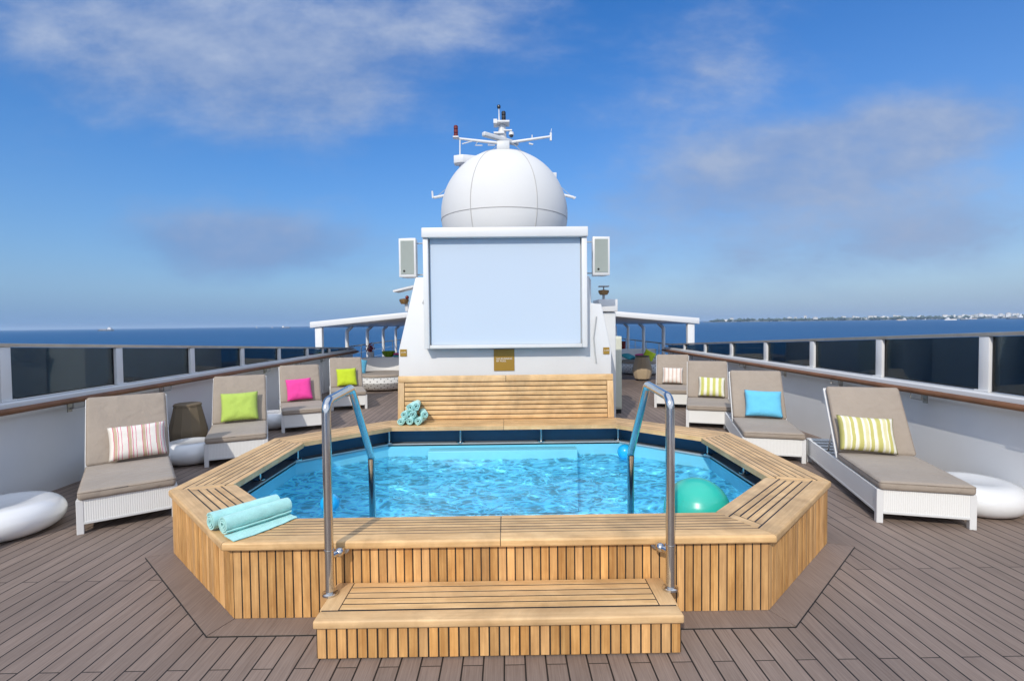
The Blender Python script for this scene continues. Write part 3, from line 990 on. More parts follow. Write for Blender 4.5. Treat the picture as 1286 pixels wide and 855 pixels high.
def side(sgn, xf, y_end, words, post_y0, dp):
    ys = [-4.0 + k * (y_end + 4.0) / 24 for k in range(25)]
    def sweep(b, prof, along=1):
        """profile in (inboard offset, z or callable) swept along the ship"""
        V, U = [], []
        n = len(prof)
        for y in ys:
            for d, z in prof:
                V.append((xf(y) - sgn * d, y, z(y) if callable(z) else z))
                U.append((y, d + (z if not callable(z) else z(y))))
        F = []
        for k in range(len(ys) - 1):
            for i in range(n):
                F.append((k * n + i, k * n + (i + 1) % n, (k + 1) * n + (i + 1) % n, (k + 1) * n + i))
        F += [tuple(range(n)), tuple(range(len(V) - n, len(V)))]
        add_faces(b, V, F, U)
    bul = thing('bulwark', 'white painted steel bulwark wall ' + words, 'bulwark')
    b = BM(); sweep(b, [(0, -0.3), (0, 0.935), (-0.14, 0.935), (-0.14, -0.3)])
    obj('wall', b, 'white', bul)
    b = BM(); sweep(b, [(0.115, 0.90), (0.115, 1.03), (0.10, 1.045), (-0.17, 1.045), (-0.17, 0.937), (0.095, 0.937), (0.095, 0.90)])
    obj('ledge', b, 'white', bul)
    for y in [post_y0 + k * dp + dp / 2 for k in range(-3, 8)]:
        if y < y_end - 0.5:
            b = BM(); prism(b, [(xf(y) - sgn * 0.003, y - 0.012), (xf(y) - sgn * 0.055, y - 0.012), (xf(y) - sgn * 0.055, y + 0.012), (xf(y) - sgn * 0.003, y + 0.012)], 0.76, 0.936)
    ws = thing('windscreen', 'smoked glass windscreen in white posts on the bulwark ' + words, 'windscreen')
    b = BM(); sweep(b, [(0.045, lambda y: ztop(y) - 0.035), (0.05, ztop), (-0.05, lambda y: ztop(y) + 0.004), (-0.045, lambda y: ztop(y) - 0.035)])
    obj('top_rail', b, 'cap', ws)
    py = [post_y0 + k * dp for k in range(-5, 12) if -3.5 < post_y0 + k * dp < y_end - 0.1]
    for y in py:
        b = BM()
        zt = ztop(y) - 0.036
        x = xf(y)
        prism(b, [(x - 0.04, y - 0.055), (x + 0.04, y - 0.055), (x + 0.04, y + 0.055), (x - 0.04, y + 0.055)], 1.047, zt, None, 1, 0, 0.006, 2)
        xa, xb = sorted((x - sgn * 0.04, x - sgn * 0.062))
        prism(b, [(xa, y - 0.075), (xb, y - 0.075), (xb, y + 0.075), (xa, y + 0.075)], 1.047, 1.062, None, 1)
        obj('post', b, 'white', ws)
    for y0, y1 in zip(py, py[1:] + [y_end]):
        b = BM()
        a, c = y0 + 0.062, y1 - 0.062
        xa_, xc = xf(a), xf(c)
        z0a = 1.052
        V = [(xa_ - 0.006, a, z0a), (xa_ + 0.006, a, z0a), (xc + 0.006, c, z0a), (xc - 0.006, c, z0a),
             (xa_ - 0.006, a, ztop(a) - 0.04), (xa_ + 0.006, a, ztop(a) - 0.04), (xc + 0.006, c, ztop(c) - 0.04), (xc - 0.006, c, ztop(c) - 0.04)]
        add_faces(b, V, [(3, 2, 1, 0), (4, 5, 6, 7), (0, 1, 5, 4), (1, 2, 6, 5), (2, 3, 7, 6), (3, 0, 4, 7)])
        pn = obj('pane', b, 'glass', ws, 0)
        b = BM()
        for (ya, yb_, za, zb) in ((a, a + 0.012, z0a, ztop(a) - 0.041), (c - 0.012, c, z0a, ztop(c) - 0.041), (a + 0.012, c - 0.012, z0a, z0a + 0.012)):
            x = xf((ya + yb_) / 2)
            prism(b, [(x - 0.010, ya), (x + 0.010, ya), (x + 0.010, yb_), (x - 0.010, yb_)], za, zb)
        obj('gasket', b, 'black', pn, 0)
    hr = thing('handrail', 'varnished wooden handrail on steel brackets along the bulwark ' + words, 'handrail')
    b = BM()
    tube(b, [(xf(y) - sgn * 0.158, y, 0.965) for y in ys] , 0.031, 12)
    obj('rail', b, 'railwood', hr)
    for k in range(-3, 9):
        y = post_y0 + (k + 0.42) * dp
        if not -3 < y < y_end - 0.2:
            continue
        b = BM()
        x = xf(y)
        pt = lambda d, z, dy=0.0: (x - sgn * d, y + dy, z)
        tube(b, fillet([pt(0.158, 0.935), pt(0.158, 0.875), pt(0.118, 0.875)], 0.02, 4), 0.008, 8)
        tube(b, fillet([pt(0.158, 0.935, 0.16), pt(0.158, 0.875, 0.16), pt(0.158, 0.875, 0.0)], 0.02, 4), 0.006, 8)
        xa, xb = sorted((x - sgn * 0.115, x - sgn * 0.124))
        prism(b, [(xa, y - 0.03), (xb, y - 0.03), (xb, y + 0.03), (xa, y + 0.03)], 0.84, 0.93)
        obj('bracket', b, 'bracket', hr)
side(-1, xl, 15.9, 'on the open sea side', 5.06, 1.463)
side(1, xr, 14.9, 'on the side of the distant shore', 4.96, 1.415)

# ------------------------------------------------------------------ screen tower
tower = thing('screen_tower', 'white funnel shaped tower behind the pool carrying the film screen', 'tower', (0, 0, 0))
def slab(poly, ya, yb_, mat, name, par, bevel=0.0):
    """outline in (x, z) given a depth from ya to yb_"""
    b = BM()
    Mx = Matrix(((1, 0, 0, 0), (0, 0, -1, yb_), (0, 1, 0, 0), (0, 0, 0, 1)))
    prism(b, poly, 0, yb_ - ya, Mx, 1, 0, bevel, 2)
    return obj(name, b, mat, par)
slab([(-1.50, 0.0), (1.50, 0.0), (1.50, 1.36), (1.36, 2.03), (1.20, 2.03), (1.20, 2.42), (-1.235, 2.42), (-1.485, 1.40)], 7.18, 7.75, 'white', 'front_wall', tower, 0.012)
b = BM(); box(b, -1.12, 1.32, 7.76, 9.7, 0.0, 2.44, 2, 0, 0.03, 3); obj('body', b, 'white', tower)
b = BM(); box(b, 1.33, 1.73, 7.95, 9.2, 0.0, 1.93, 2, 0, 0.02, 2); obj('side_casing', b, 'white2', tower)
b = BM(); box(b, 1.45, 1.75, 7.90, 8.4, 1.935, 2.125, 2, 0, 0.01, 2); obj('vent_box', b, 'white', tower)
b = BM(); lathe(b, [(0, 2.43), (0.9, 2.43), (0.9, 2.62), (0.78, 2.78), (0.78, 3.0), (0, 3.0)], 40, Matrix.Translation((0.0, 8.62, 0))); obj('dome_pedestal', b, 'white2', tower)
b = BM(); prism(b, [(-1.12, 2.06), (-1.145, 2.06), (-1.105, 2.16)], 0, 0.012, Matrix(((1, 0, 0, 0), (0, 0, -1, 7.178), (0, 1, 0, 0), (0, 0, 0, 1)))); obj('hinge_plate', b, 'grey', tower)
b = BM(); tube(b, [(1.29, 7.165, 1.85), (1.25, 7.165, 1.55), (1.27, 7.165, 1.32), (1.285, 7.165, 1.20)], 0.008, 6); obj('cable', b, 'grey', tower)

house = thing('deckhouse', 'low white deckhouse behind the screen tower', 'deckhouse')
b = BM(); box(b, -1.75, 1.78, 9.8, 14.0, 0, 2.0, 2, 0, 0.03, 2); obj('wall', b, 'white', house)
b = BM(); box(b, -1.85, 1.88, 9.75, 14.1, 2.003, 2.08, 0, 0, 0.01, 2); obj('roof', b, 'white2', house)
cab = thing('equipment_cabinet', 'tall pale green cabinet beside the deckhouse', 'cabinet', (2.10, 10.1, 0))
b = BM(); box(b, -0.14, 0.16, -0.2, 0.3, 0.08, 1.5, 2, 0, 0.012, 2); obj('body', b, 'yellowish', cab)
b = BM(); box(b, -0.12, 0.14, -0.215, -0.202, 0.12, 1.46, 2, 0, 0.004, 1); obj('door', b, 'yellowish', cab)
b = BM(); box(b, -0.13, 0.15, -0.18, 0.28, 0.0, 0.078, 2); obj('plinth', b, 'black', cab)

screen = thing('film_screen', 'big pale blue film screen in a white hooded frame', 'screen', (0.02, 7.18, 0))
for s in (-1, 1):
    b = BM()
    xa, xb = sorted((s * 1.115, s * 1.045))
    box(b, xa, xb, -0.20, -0.002, 1.43, 2.93, 2, 0, 0.006, 2)
    obj('side_frame', b, 'white', screen)
b = BM(); box(b, -1.125, 1.125, -0.24, 0.25, 2.932, 3.065, 0, 0, 0.012, 2); obj('hood', b, 'white', screen)
b = BM(); box(b, -1.043, 1.043, -0.185, -0.13, 1.43, 1.478, 0, 0, 0.005, 2); obj('bottom_bar', b, 'white2', screen)
b = BM(); box(b, -1.03, 1.03, -0.125, -0.11, 1.480, 2.931, 0); obj('screen_cloth', b, 'screen', screen)
b = BM(); box(b, -1.044, 1.044, -0.108, -0.003, 1.45, 2.931, 0); obj('housing', b, 'grey', screen)

def speaker(x, rz, label):
    o = thing('loudspeaker', label, 'loudspeaker', (x, 7.42, 2.44), rz, 'white loudspeakers flanking the film screen')
    b = BM(); prism(b, [(-0.125, -0.1), (0.125, -0.1), (0.09, 0.12), (-0.09, 0.12)], 0, 0.55, None, 2, 0, 0.008, 2); obj('cabinet', b, 'white', o)
    b = BM()
    for k in range(12):
        xx = -0.092 + k * 0.0155
        box(b, xx, xx + 0.011, -0.107, -0.1005, 0.045, 0.51, 2)
    box(b, -0.096, 0.096, -0.1035, -0.1003, 0.04, 0.515, 2)
    obj('grille', b, 'grille', o)
    b = BM(); lathe(b, [(0, 0), (0.016, 0), (0.016, 0.003), (0, 0.003)], 14, Matrix.Translation((-0.045, -0.108, 0.085)) @ Matrix.Rotation(R(90), 4, 'X')); obj('badge', b, 'black', o)
    s = 1 if x < 0 else -1
    b = BM()
    for z in (0.04, 0.49):
        tube(b, [(s * 0.11, 0.03, z), (s * 0.30, 0.02, z)], 0.009, 8)
    obj('bracket', b, 'grey', o)
speaker(-1.36, R(-6), 'tall white loudspeaker hung beside the screen on the open sea side')
speaker(1.385, R(4), 'tall white loudspeaker hung beside the screen on the shore side')

def sign(x, z, w, h, y, label, txt, size, off):
    o = thing('sign', label, 'sign', (x, y, z))
    b = BM(); box(b, -w / 2, w / 2, -0.008, 0, -h / 2, h / 2, 0, 0, 0.002); obj('plate', b, 'gold', o)
    text('lettering', txt, size, (off[0], -0.0095, off[1]), o)
sign(-0.01, 1.255, 0.288, 0.305, 7.177, 'square gold sign with white lettering under the middle of the screen', 'NO RUNNING\nBY POOL', 0.034, (-0.108, 0.008))
sign(-1.418, 1.37, 0.092, 0.098, 7.177, 'small gold depth plate on the tower edge above the rolled towel stack', '1.4 M', 0.030, (-0.034, -0.004))
sign(1.428, 1.368, 0.088, 0.096, 7.177, 'small gold depth plate on the tower edge near the grey cabinet', '1.4 M', 0.030, (-0.034, -0.004))

# radome
dome = thing('radome', 'large white satellite dome above the film screen', 'radome', (0.01, 8.62, 3.57))
DR = 1.045
b = BM(); prof = [(DR * math.cos(a), DR * math.sin(a)) for a in [R(-36 + 126 * k / 40) for k in range(41)]]
lathe(b, prof, 72); obj('shell', b, 'dome', dome, 0)
b = BM()
def arc(a0, a1, fn, n=40):
    tube(b, [fn(a0 + (a1 - a0) * k / n) for k in range(n + 1)], 0.007, 6)
arc(0, 2 * PI, lambda a: (DR * 0.996 * math.cos(a), DR * 0.996 * math.sin(a), DR * math.sin(R(-5))), 80)
for az in (-118.5, -61.5, -5, 50, 120, 175):
    arc(R(-34), R(66), lambda e, az=az: (DR * math.cos(e) * math.cos(R(az)), DR * math.cos(e) * math.sin(R(az)), DR * math.sin(e)))
arc(0, 2 * PI, lambda a: (DR * math.cos(R(66)) * math.cos(a), DR * math.cos(R(66)) * math.sin(a), DR * math.sin(R(66))), 48)
obj('panel_seam', b, 'seam', dome, 0)

# mast
MY = 11.0
mast = thing('radar_mast', 'white radar mast with yardarms and signal lamps rising behind the dome', 'mast', (0, MY, 0))
b = BM()
tube(b, [(-0.03, 0.3, 2.0), (-0.03, 0.2, 5.2), (-0.02, 0.12, 6.02)], 0.1, 12, radii=[0.28, 0.16, 0.075]); obj('column', b, 'white', mast)
b = BM(); box(b, -0.20, 0.14, -0.05, 0.22, 6.02, 6.065, 0, 0, 0.008); box(b, -0.20, -0.12, -0.06, 0.2, 6.0, 6.085, 0); obj('platform', b, 'white', mast)
b = BM(); box(b, -0.20, 0.02, 0.0, 0.1, 5.81, 5.84, 0); box(b, 0.02, 0.19, 0.02, 0.08, 5.87, 5.895, 0); obj('side_bracket', b, 'white', mast)
for s, p in ((-1, (-1.01, 0.1, 5.742)), (1, (1.02, 0.1, 5.765))):
    b = BM(); tube(b, [(s * 0.02 - 0.02, 0.12, 5.63), p], 0.028, 10, radii=[0.036, 0.024]); obj('yardarm', b, 'white', mast)
b = BM(); box(b, 1.0, 1.04, 0.08, 0.12, 5.68, 5.84, 2); tube(b, [(1.02, 0.1, 5.84), (1.04, 0.1, 5.93)], 0.006, 6); tube(b, [(0.62, 0.1, 5.72), (0.62, 0.1, 5.80)], 0.012, 6); obj('yard_fitting', b, 'white', mast)
b = BM()
for x in (-0.55, -0.28):
    tube(b, [(x, 0.1, 5.66), (x - 0.05, 0.1, 5.59), (x + 0.1, 0.1, 5.585)], 0.012, 6)
tube(b, [(-0.88, 0.1, 5.62), (-0.66, 0.1, 5.68)], 0.012, 6); tube(b, [(0.55, 0.1, 5.62), (0.64, 0.1, 5.60)], 0.018, 6)
obj('yard_bracket', b, 'white', mast)
def lamp(x, y, z, h, r, mat, bands=3):
    b = BM()
    prof = [(0, 0)]
    for k in range(bands):
        z0, z1 = h * k / bands, h * (k + 1) / bands
        prof += [(r, z0 + 0.004), (r, z1 - 0.014), (r * 0.72, z1 - 0.012), (r * 0.72, z1)]
    prof += [(0, h)]
    lathe(b, prof, 14, Matrix.Translation((x, y, z)))
    return obj('signal_lamp', b, mat, mast, 30)
lamp(-1.01, 0.1, 5.77, 0.24, 0.046, 'lampred'); lamp(0.015, 0.1, 6.066, 0.235, 0.046, 'lampblack'); lamp(-1.01, 0.1, 4.87, 0.14, 0.05, 'lampred', 2)
b = BM(); box(b, -1.07, -0.95, 0.03, 0.17, 5.745, 5.769, 0); box(b, -1.06, -0.96, 0.03, 0.17, 4.85, 4.869, 0); obj('lamp_tray', b, 'white', mast)
b = BM(); tube(b, [(-0.08, 0.1, 6.05), (-0.085, 0.1, 6.36)], 0.014, 8, radii=[0.018, 0.010]); lathe(b, [(0, 0), (0.035, 0.01), (0.04, 0.05), (0.03, 0.075), (0, 0.08)], 12, Matrix.Translation((-0.086, 0.1, 6.36)), mi=1); obj('antenna', b, ['white', 'lampblack'], mast)
b = BM(); box(b, -0.135, 0.135, -0.16, 0.1, 5.385, 5.60, 2, 0, 0.02, 2); lathe(b, [(0, 5.30), (0.12, 5.30), (0.12, 5.384), (0, 5.384)], 16, Matrix.Translation((0, 0, 0)), mi=1); ped = obj('radar_pedestal', b, ['white2', 'grey'], mast)
b = BM()
Mr = Matrix.Translation((-0.05, -0.05, 5.665)) @ Matrix.Rotation(R(40), 4, 'Z')
rbox(b, -0.47, 0.47, -0.05, 0.05, -0.045, 0.045, 0.02, 3, Mr); obj('radar_scanner', b, 'white2', ped)
b = BM(); tube(b, [(0.10, 0.06, 5.88), (0.17, 0.05, 5.885), (0.175, 0.05, 5.84)], 0.012, 6); lathe(b, [(0, 0.07), (0.05, 0.06), (0.058, 0.0), (0, 0.0)], 16, Matrix.Translation((0.175, 0.05, 5.78))); cm = obj('camera_housing', b, 'white', mast)
b = BM(); sphere(b, (0.175, 0.05, 5.775), 0.045, 16, 10); obj('camera_lens', b, 'camera', cm)
b = BM(); tube(b, [(-0.925, 0.1, 5.72), (-0.937, 0.1, 4.86)], 0.016, 8); obj('stay_pole', b, 'white', mast)
b = BM(); prism(b, [(-1.05, -0.05), (-0.86, -0.12), (0, 0.15), (0, 0.35), (-1.05, 0.15)], 5.17, 5.335, None, 0, 0, 0.012, 2); obj('radar_arm', b, 'white', mast)
b = BM(); tube(b, [(-1.49, 0.0, 4.46), (-1.2, 0.02, 4.52), (0.0, 0.1, 4.6), (1.2, 0.02, 4.52), (1.50, 0.0, 4.44)], 0.03, 8); tube(b, [(-1.51, 0, 4.45), (-1.52, 0, 4.60)], 0.02, 8); tube(b, [(1.50, 0, 4.44), (1.52, 0, 4.42)], 0.035, 8); obj('lower_yard', b, 'white', mast)
b = BM(); box(b, 0.55, 1.13, -0.02, 0.14, 4.86, 4.97, 0, 0, 0.01, 2); obj('instrument_box', b, 'white2', mast)
b = BM(); tube(b, [(0.0, 0.1, 5.1), (0.69, 0.1, 5.14)], 0.02, 6); lathe(b, [(0, 0), (0.03, 0), (0.035, 0.05), (0, 0.07)], 10, Matrix.Translation((0.69, 0.1, 5.15))); obj('horn', b, 'lampblack', mast)
b = BM()
for a, c in (((0.1, 0.1, 5.72), (1.48, 0.05, 4.45)), ((-0.1, 0.1, 5.6), (-1.45, 0.05, 4.48))):
    tube(b, [a, c], 0.006, 5)
obj('rigging_wire', b, 'grey', mast)

# horn with awning at the open sea side, floodlight at the other
sl = thing('searchlight', 'small hooded searchlight sticking out behind the tower edge on the open sea side', 'searchlight', (-1.60, 8.1, 0))
b = BM(); prism(b, [(-0.13, -0.12), (0.3, -0.14), (0.3, 0.2), (-0.10, 0.2)], 2.24, 2.27, Matrix.Rotation(R(-13), 4, 'Y') @ Matrix.Translation((0.52, 0, 0.0)), 0); obj('hood', b, 'white', sl)
b = BM(); lathe(b, [(0, 0), (0.05, 0.0), (0.075, 0.05), (0.075, 0.075), (0, 0.09)], 16, Matrix.Translation((0.02, -0.0, 2.09))); obj('lamp_body', b, 'rust', sl)
b = BM(); sphere(b, (0.08, -0.06, 2.19), 0.03, 12, 8); obj('red_lens', b, 'lampred', sl)
b = BM(); tube(b, [(0.06, 0.03, 1.98), (0.05, 0.03, 2.10)], 0.03, 8); tube(b, [(0.06, 0.03, 1.99), (0.50, 0.03, 1.99)], 0.025, 8); obj('arm', b, 'white', sl)
fl = thing('floodlight', 'small brass floodlight on a stalk above the white vent box', 'floodlight', (1.60, 8.15, 2.125))
b = BM(); tube(b, [(-0.02, 0, 0.001), (-0.02, 0, 0.08)], 0.022, 8); obj('stalk', b, 'grey', fl)
b = BM(); lathe(b, [(0, 0), (0.06, 0.0), (0.085, 0.04), (0.085, 0.07), (0, 0.085)], 16, Matrix.Translation((-0.02, 0, 0.081))); obj('lamp_body', b, 'rust', fl)
b = BM(); box(b, -0.1, 0.06, -0.06, 0.06, 0.205, 0.225, 0, 0, 0.004); tube(b, [(-0.02, 0, 0.165), (-0.02, 0, 0.206)], 0.01, 6); obj('cap', b, 'grey', fl)

# ------------------------------------------------------------------ canopies and the far part of the deck
def canopy(sgn, label):
    o = thing('canopy', label, 'canopy')
    b = BM()
    Mx = Matrix(((1, 0, 0, 0), (0, 0, -1, 24.5), (0, 1, 0, 0), (0, 0, 0, 1)))
    prism(b, [(sgn * 5.06, 1.715), (sgn * 5.06, 1.87), (sgn * 1.95, 2.15), (sgn * 1.95, 2.02)][::sgn], 0, 24.5 - 13.3, Mx, 1, 0, 0.01, 2)
    obj('roof', b, 'white', o)
    for k in range(5):
        y = 13.42 + k * 2.3
        x = sgn * 4.86
        b = BM()
        if k == 0:
            box(b, x - 0.09, x + 0.09, y - 0.07, y + 0.07, 0.0, 1.725, 2, 0, 0.01, 2)
        else:
            tube(b, fillet([(x, y, 0.0), (x, y, 1.60), (x - sgn * 0.17, y, 1.75)], 0.12, 6), 0.055, 12)
        obj('post', b, 'white', o)
    return o
canopy(-1, 'white shade canopy on posts on the open sea side of the deckhouse')
canopy(1, 'white shade canopy on posts on the shore side of the deckhouse')

def pipe_rail(x0, y0, x1, y1, label):
    o = thing('pipe_railing', label, 'railing')
    p, q = Vector((x0, y0, 0)), Vector((x1, y1, 0))
    b = BM()
    for z in (0.35, 0.6, 0.85):
        tube(b, [p + Vector((0, 0, z)), q + Vector((0, 0, z))], 0.009, 6)
    obj('mid_rail', b, 'steel', o)
    b = BM(); tube(b, [p + Vector((0, 0, 1.1)), q + Vector((0, 0, 1.1))], 0.025, 8); obj('top_rail', b, 'bracket', o)
    n = int((q - p).length / 1.5)
    for k in range(n + 1):
        c = p.lerp(q, k / n)
        b = BM(); tube(b, [c, c + Vector((0, 0, 1.08))], 0.02, 8); obj('post', b, 'steel', o)
pipe_rail(-5.0, 16.1, -5.0, 27.5, 'slim steel pipe railing behind the woven daybed')
pipe_rail(5.0, 15.1, 5.0, 27.5, 'slim steel pipe railing behind the sofa with bright cushions')
pipe_rail(-4.95, 27.6, 4.95, 27.6, 'slim steel pipe railing across the far end of the deck')

def daybed(c, rz, r, label):
    o = thing('woven_daybed', label, 'daybed', c, rz)
    b = BM(); lathe(b, [(0, 0.04), (r * 0.80, 0.04), (r * 0.9, 0.1), (r, 0.24), (r * 0.99, 0.36), (r * 0.9, 0.375), (0, 0.375)], 48); obj('base', b, 'weave', o)
    b = BM(); lathe(b, [(0, 0.378), (r * 0.84, 0.378), (r * 0.88, 0.41), (r * 0.84, 0.455), (0, 0.465)], 48); obj('mattress', b, 'taupe', o)
    b = BM(); lathe(b, [(r * 0.90, 0.376), (r * 1.0, 0.376), (r * 1.04, 0.60), (r * 1.05, 0.80), (r * 0.99, 0.83), (r * 0.95, 0.78), (r * 0.90, 0.376)], 40, None, R(15), R(165)); obj('back_shell', b, 'white', o)
    return o
daybed((-3.45, 14.25, 0), R(-14), 0.86, 'round white woven daybed with taupe mattress behind the lime pillow lounger')
daybed((4.72, 17.75, 0), R(24), 0.82, 'round white woven daybed half hidden by the tan covered bin')
def loose(name, w, h, mat, loc, rot, label, T=0.15):
    q = obj(name, pillow_bm(w, h, T, 14, seed=loc[0]), mat, None, 0)
    q.location = loc; q.rotation_euler = rot
    return tag(q, label, 'pillow')
loose('pillow', 0.42, 0.42, 'sky', (-4.02, 14.05, 0.66), (R(75), R(15), R(35)), 'sky blue pillow propped at the end of the woven daybed')
loose('pillow', 0.38, 0.38, 'limeb', (4.86, 17.35, 0.64), (R(60), R(28), R(-15)), 'lime pillow on the woven daybed behind the tan bin')
loose('pillow', 0.36, 0.30, 'pinkc', (4.62, 17.45, 0.60), (R(30), 0, R(10)), 'pink pillow on the woven daybed behind the tan bin')
loose('pillow', 0.45, 0.40, 'teal', (4.25, 17.7, 0.60), (R(20), 0, R(40)), 'teal pillow on the woven daybed behind the tan bin')
cons = thing('console_table', 'white console table behind the round woven daybed', 'table', (-3.75, 16.3, 0))
b = BM(); box(b, -0.75, 0.95, -0.22, 0.22, 0.72, 0.76, 0, 0, 0.006); obj('table_top', b, 'white2', cons)
b = BM(); box(b, -0.72, 0.92, -0.19, 0.19, 0.0, 0.718, 0); obj('cabinet', b, 'white', cons)
pt = thing('flower_pot', 'white pot of dark red flowers on the console table', 'plant', (-4.28, 16.25, 0.761))
b = BM(); lathe(b, [(0, 0), (0.08, 0), (0.10, 0.17), (0.085, 0.17), (0, 0.15)], 18); obj('pot', b, 'white', pt)
b = BM(); rd = random.Random(3)
for k in range(46):
    d = Vector((rd.gauss(0, 0.06), rd.gauss(0, 0.06), 0.2 + abs(rd.gauss(0.08, 0.07))))
    tube(b, [(0, 0, 0.14), d], 0.004, 4)
    sphere(b, d, 0.022, 6, 4)
obj('flower', b, 'redplant', pt)
b = BM(); lathe(b, [(0, 0), (0.10, 0.0), (0.19, 0.10), (0.21, 0.19), (0.20, 0.19), (0.17, 0.10), (0, 0.03)], 24)
o = obj('bowl', b, 'green', None); o.location = (-3.72, 16.25, 0.761); tag(o, 'wide green bowl on the console table', 'bowl')
for k, (x, mt, lb) in enumerate(((-3.38, 'teal', 'folded teal cloth on the console table'), (-3.30, 'pinkc', 'folded pink cloth lying on top of the teal one'))):
    b = BM(); rbox(b, -0.17, 0.17, -0.12, 0.12, 0, 0.06, 0.02, 3)
    o = obj('folded_cloth', b, mt, None); o.location = (-3.38, 16.22, 0.765 + 0.066 * k); o.rotation_euler = (0, 0, 0.2 * k); tag(o, lb, 'cloth')
b = BM(); lathe(b, [(0, 0), (0.10, 0), (0.12, 0.34), (0.10, 0.34), (0, 0.3)], 16)
o = obj('wine_cooler', b, 'lampred', None); o.location = (4.32, 18.9, 0.75); tag(o, 'dark red bucket on the low table behind the shore side daybed', 'bucket')
lt = thing('low_table', 'white low table behind the shore side daybed', 'table', (4.4, 18.9, 0))
b = BM(); box(b, -0.3, 0.4, -0.25, 0.25, 0.70, 0.749, 0, 0, 0.005); obj('table_top', b, 'white2', lt)
for s in (-1, 1):
    for q in (-1, 1):
        b = BM(); box(b, 0.05 + s * 0.3 - 0.02, 0.05 + s * 0.3 + 0.02, q * 0.2 - 0.02, q * 0.2 + 0.02, 0, 0.699, 2); obj('leg', b, 'white2', lt)

# ------------------------------------------------------------------ sea, coast, ships
def sea_z(x, y):
    return -15 + 0.0026 * x + 0.0025 * y          # the ship heels a little
def sea_pt(px, dist):
    """point on the sea DIST metres ahead at the bearing tan = px"""
    x = px * dist
    return Vector((x, dist, sea_z(x, dist)))
SEA_N = Vector((-0.0026, -0.0025, 1)).normalized()
b = BM()
rings = [60, 150, 400, 1000, 2500, 6000, 14000, 30000]
prev = None
for r_ in rings:
    ring = [b.verts.new((r_ * math.cos(a), r_ * math.sin(a), sea_z(r_ * math.cos(a), r_ * math.sin(a)))) for a in [2 * PI * k / 48 for k in range(48)]]
    if prev is None:
        b.faces.new(ring)
    else:
        for k in range(48):
            b.faces.new((prev[k], ring[k], ring[(k + 1) % 48], prev[(k + 1) % 48]))
    prev = ring
tag(obj('sea', b, 'sea', None, 0), 'calm deep blue sea reaching the horizon', 'sea', kind='structure')

M['shore'] = plain('shore land', (0.16, 0.17, 0.14), 0.9, var=0.3, scale=0.02)
M['trees'] = plain('far trees', (0.055, 0.085, 0.06), 0.9, var=0.4, scale=0.05)
M['bld'] = plain('far building', (0.72, 0.71, 0.68), 0.7)
M['bld2'] = plain('far building tan', (0.50, 0.44, 0.38), 0.7)
M['hull'] = plain('dark hull', (0.06, 0.09, 0.14), 0.5)
M['hullw'] = plain('white hull', (0.70, 0.70, 0.70), 0.5)
b = BM()
N = 120
prev = None
for k in range(N + 1):
    u = 0.385 + (1.6 - 0.385) * k / N
    D = 5200 - 300 * (u - 0.385) + 60 * noise.noise(Vector((u * 9, 0, 0)))
    h = (14 + 18 * min(1, (u - 0.385) * 3) + 8 * noise.noise(Vector((u * 14, 3, 0)))) * min(1, 0.25 + (u - 0.385) * 6)
    p0, p1, p2 = sea_pt(u, D), sea_pt(u, D + 60), sea_pt(u, D + 500)
    row = [b.verts.new(p0 + Vector((0, 0, -1))), b.verts.new(p1 + Vector((0, 0, 4))), b.verts.new(p2 + Vector((0, 0, h)))]
    if prev:
        for i in range(2):
            b.faces.new((prev[i], row[i], row[i + 1], prev[i + 1]))
    prev = row
tag(obj('shore', b, 'shore', None, 0), 'low hazy shore beyond the sea', 'shore', kind='structure')
b = BM()
rd = random.Random(11)
for k in range(520):
    u = rd.uniform(0.40, 1.55)
    d = rd.uniform(5100, 5500) - 300 * (u - 0.385)
    dens = 1.0 if 0.5 < u < 0.85 else 0.5
    if rd.random() > dens:
        continue
    p = sea_pt(u, d)
    w = rd.uniform(10, 34); h = rd.uniform(14, 36)
    V = []
    for i in range(12):
        a = 2 * PI * i / 12
        V.append(p + Vector((w * math.cos(a) * rd.uniform(0.7, 1.2), w * math.sin(a) * rd.uniform(0.7, 1.2), 4 + h * rd.uniform(0.3, 0.75))))
    V += [p + Vector((w * 0.5 * rd.uniform(-1, 1), 0, 6 + h)), p + Vector((0, 0, 0))]
    for i in range(12):
        j = (i + 1) % 12
        vs = [b.verts.new(V[q]) for q in (i, j, 12)]; b.faces.new(vs)
        vs = [b.verts.new(V[q]) for q in (j, i, 13)]; b.faces.new(vs)
tag(obj('shore_trees', b, 'trees', None, 0), 'dark band of trees along the far shore', 'trees', kind='stuff')
bp = []
for kind in range(3):
    b = BM()
    w, dp_, h = ((30, 14, 13), (46, 16, 9), (18, 14, 20))[kind]
    box(b, -w / 2, w / 2, -dp_ / 2, dp_ / 2, 0, h, 0)
    if kind != 1:
        prism(b, [(-dp_ / 2 - 0.5, 0), (dp_ / 2 + 0.5, 0), (0, 4)], -w / 2, w / 2, Matrix.Translation((0, 0, h + 0.01)) @ Matrix(((0, 0, 1, 0), (1, 0, 0, 0), (0, 1, 0, 0), (0, 0, 0, 1))), mi=1)
    else:
        box(b, -w * 0.2, w * 0.1, -4, 4, h + 0.01, h + 4, 0)
    bp.append(b)
bmesh_objs = [obj('shore_building', q, ['bld', 'bld2'], None, 0) for q in bp]
def bld(kind, u, d, s, lift):
    o = bmesh_objs[kind] if not bmesh_objs[kind].get('used') else bmesh_objs[kind].copy()
    if o.name not in COL.objects:
        COL.objects.link(o)
    bmesh_objs[kind]['used'] = 1
    o.location = sea_pt(u, d) + Vector((0, 0, lift))
    o.rotation_euler = (0, 0, rd.uniform(-0.6, 0.6))
    o.scale = (s, s, s)
    tag(o, 'small pale building among the trees on the far shore', 'building', 'pale buildings on the far shore')
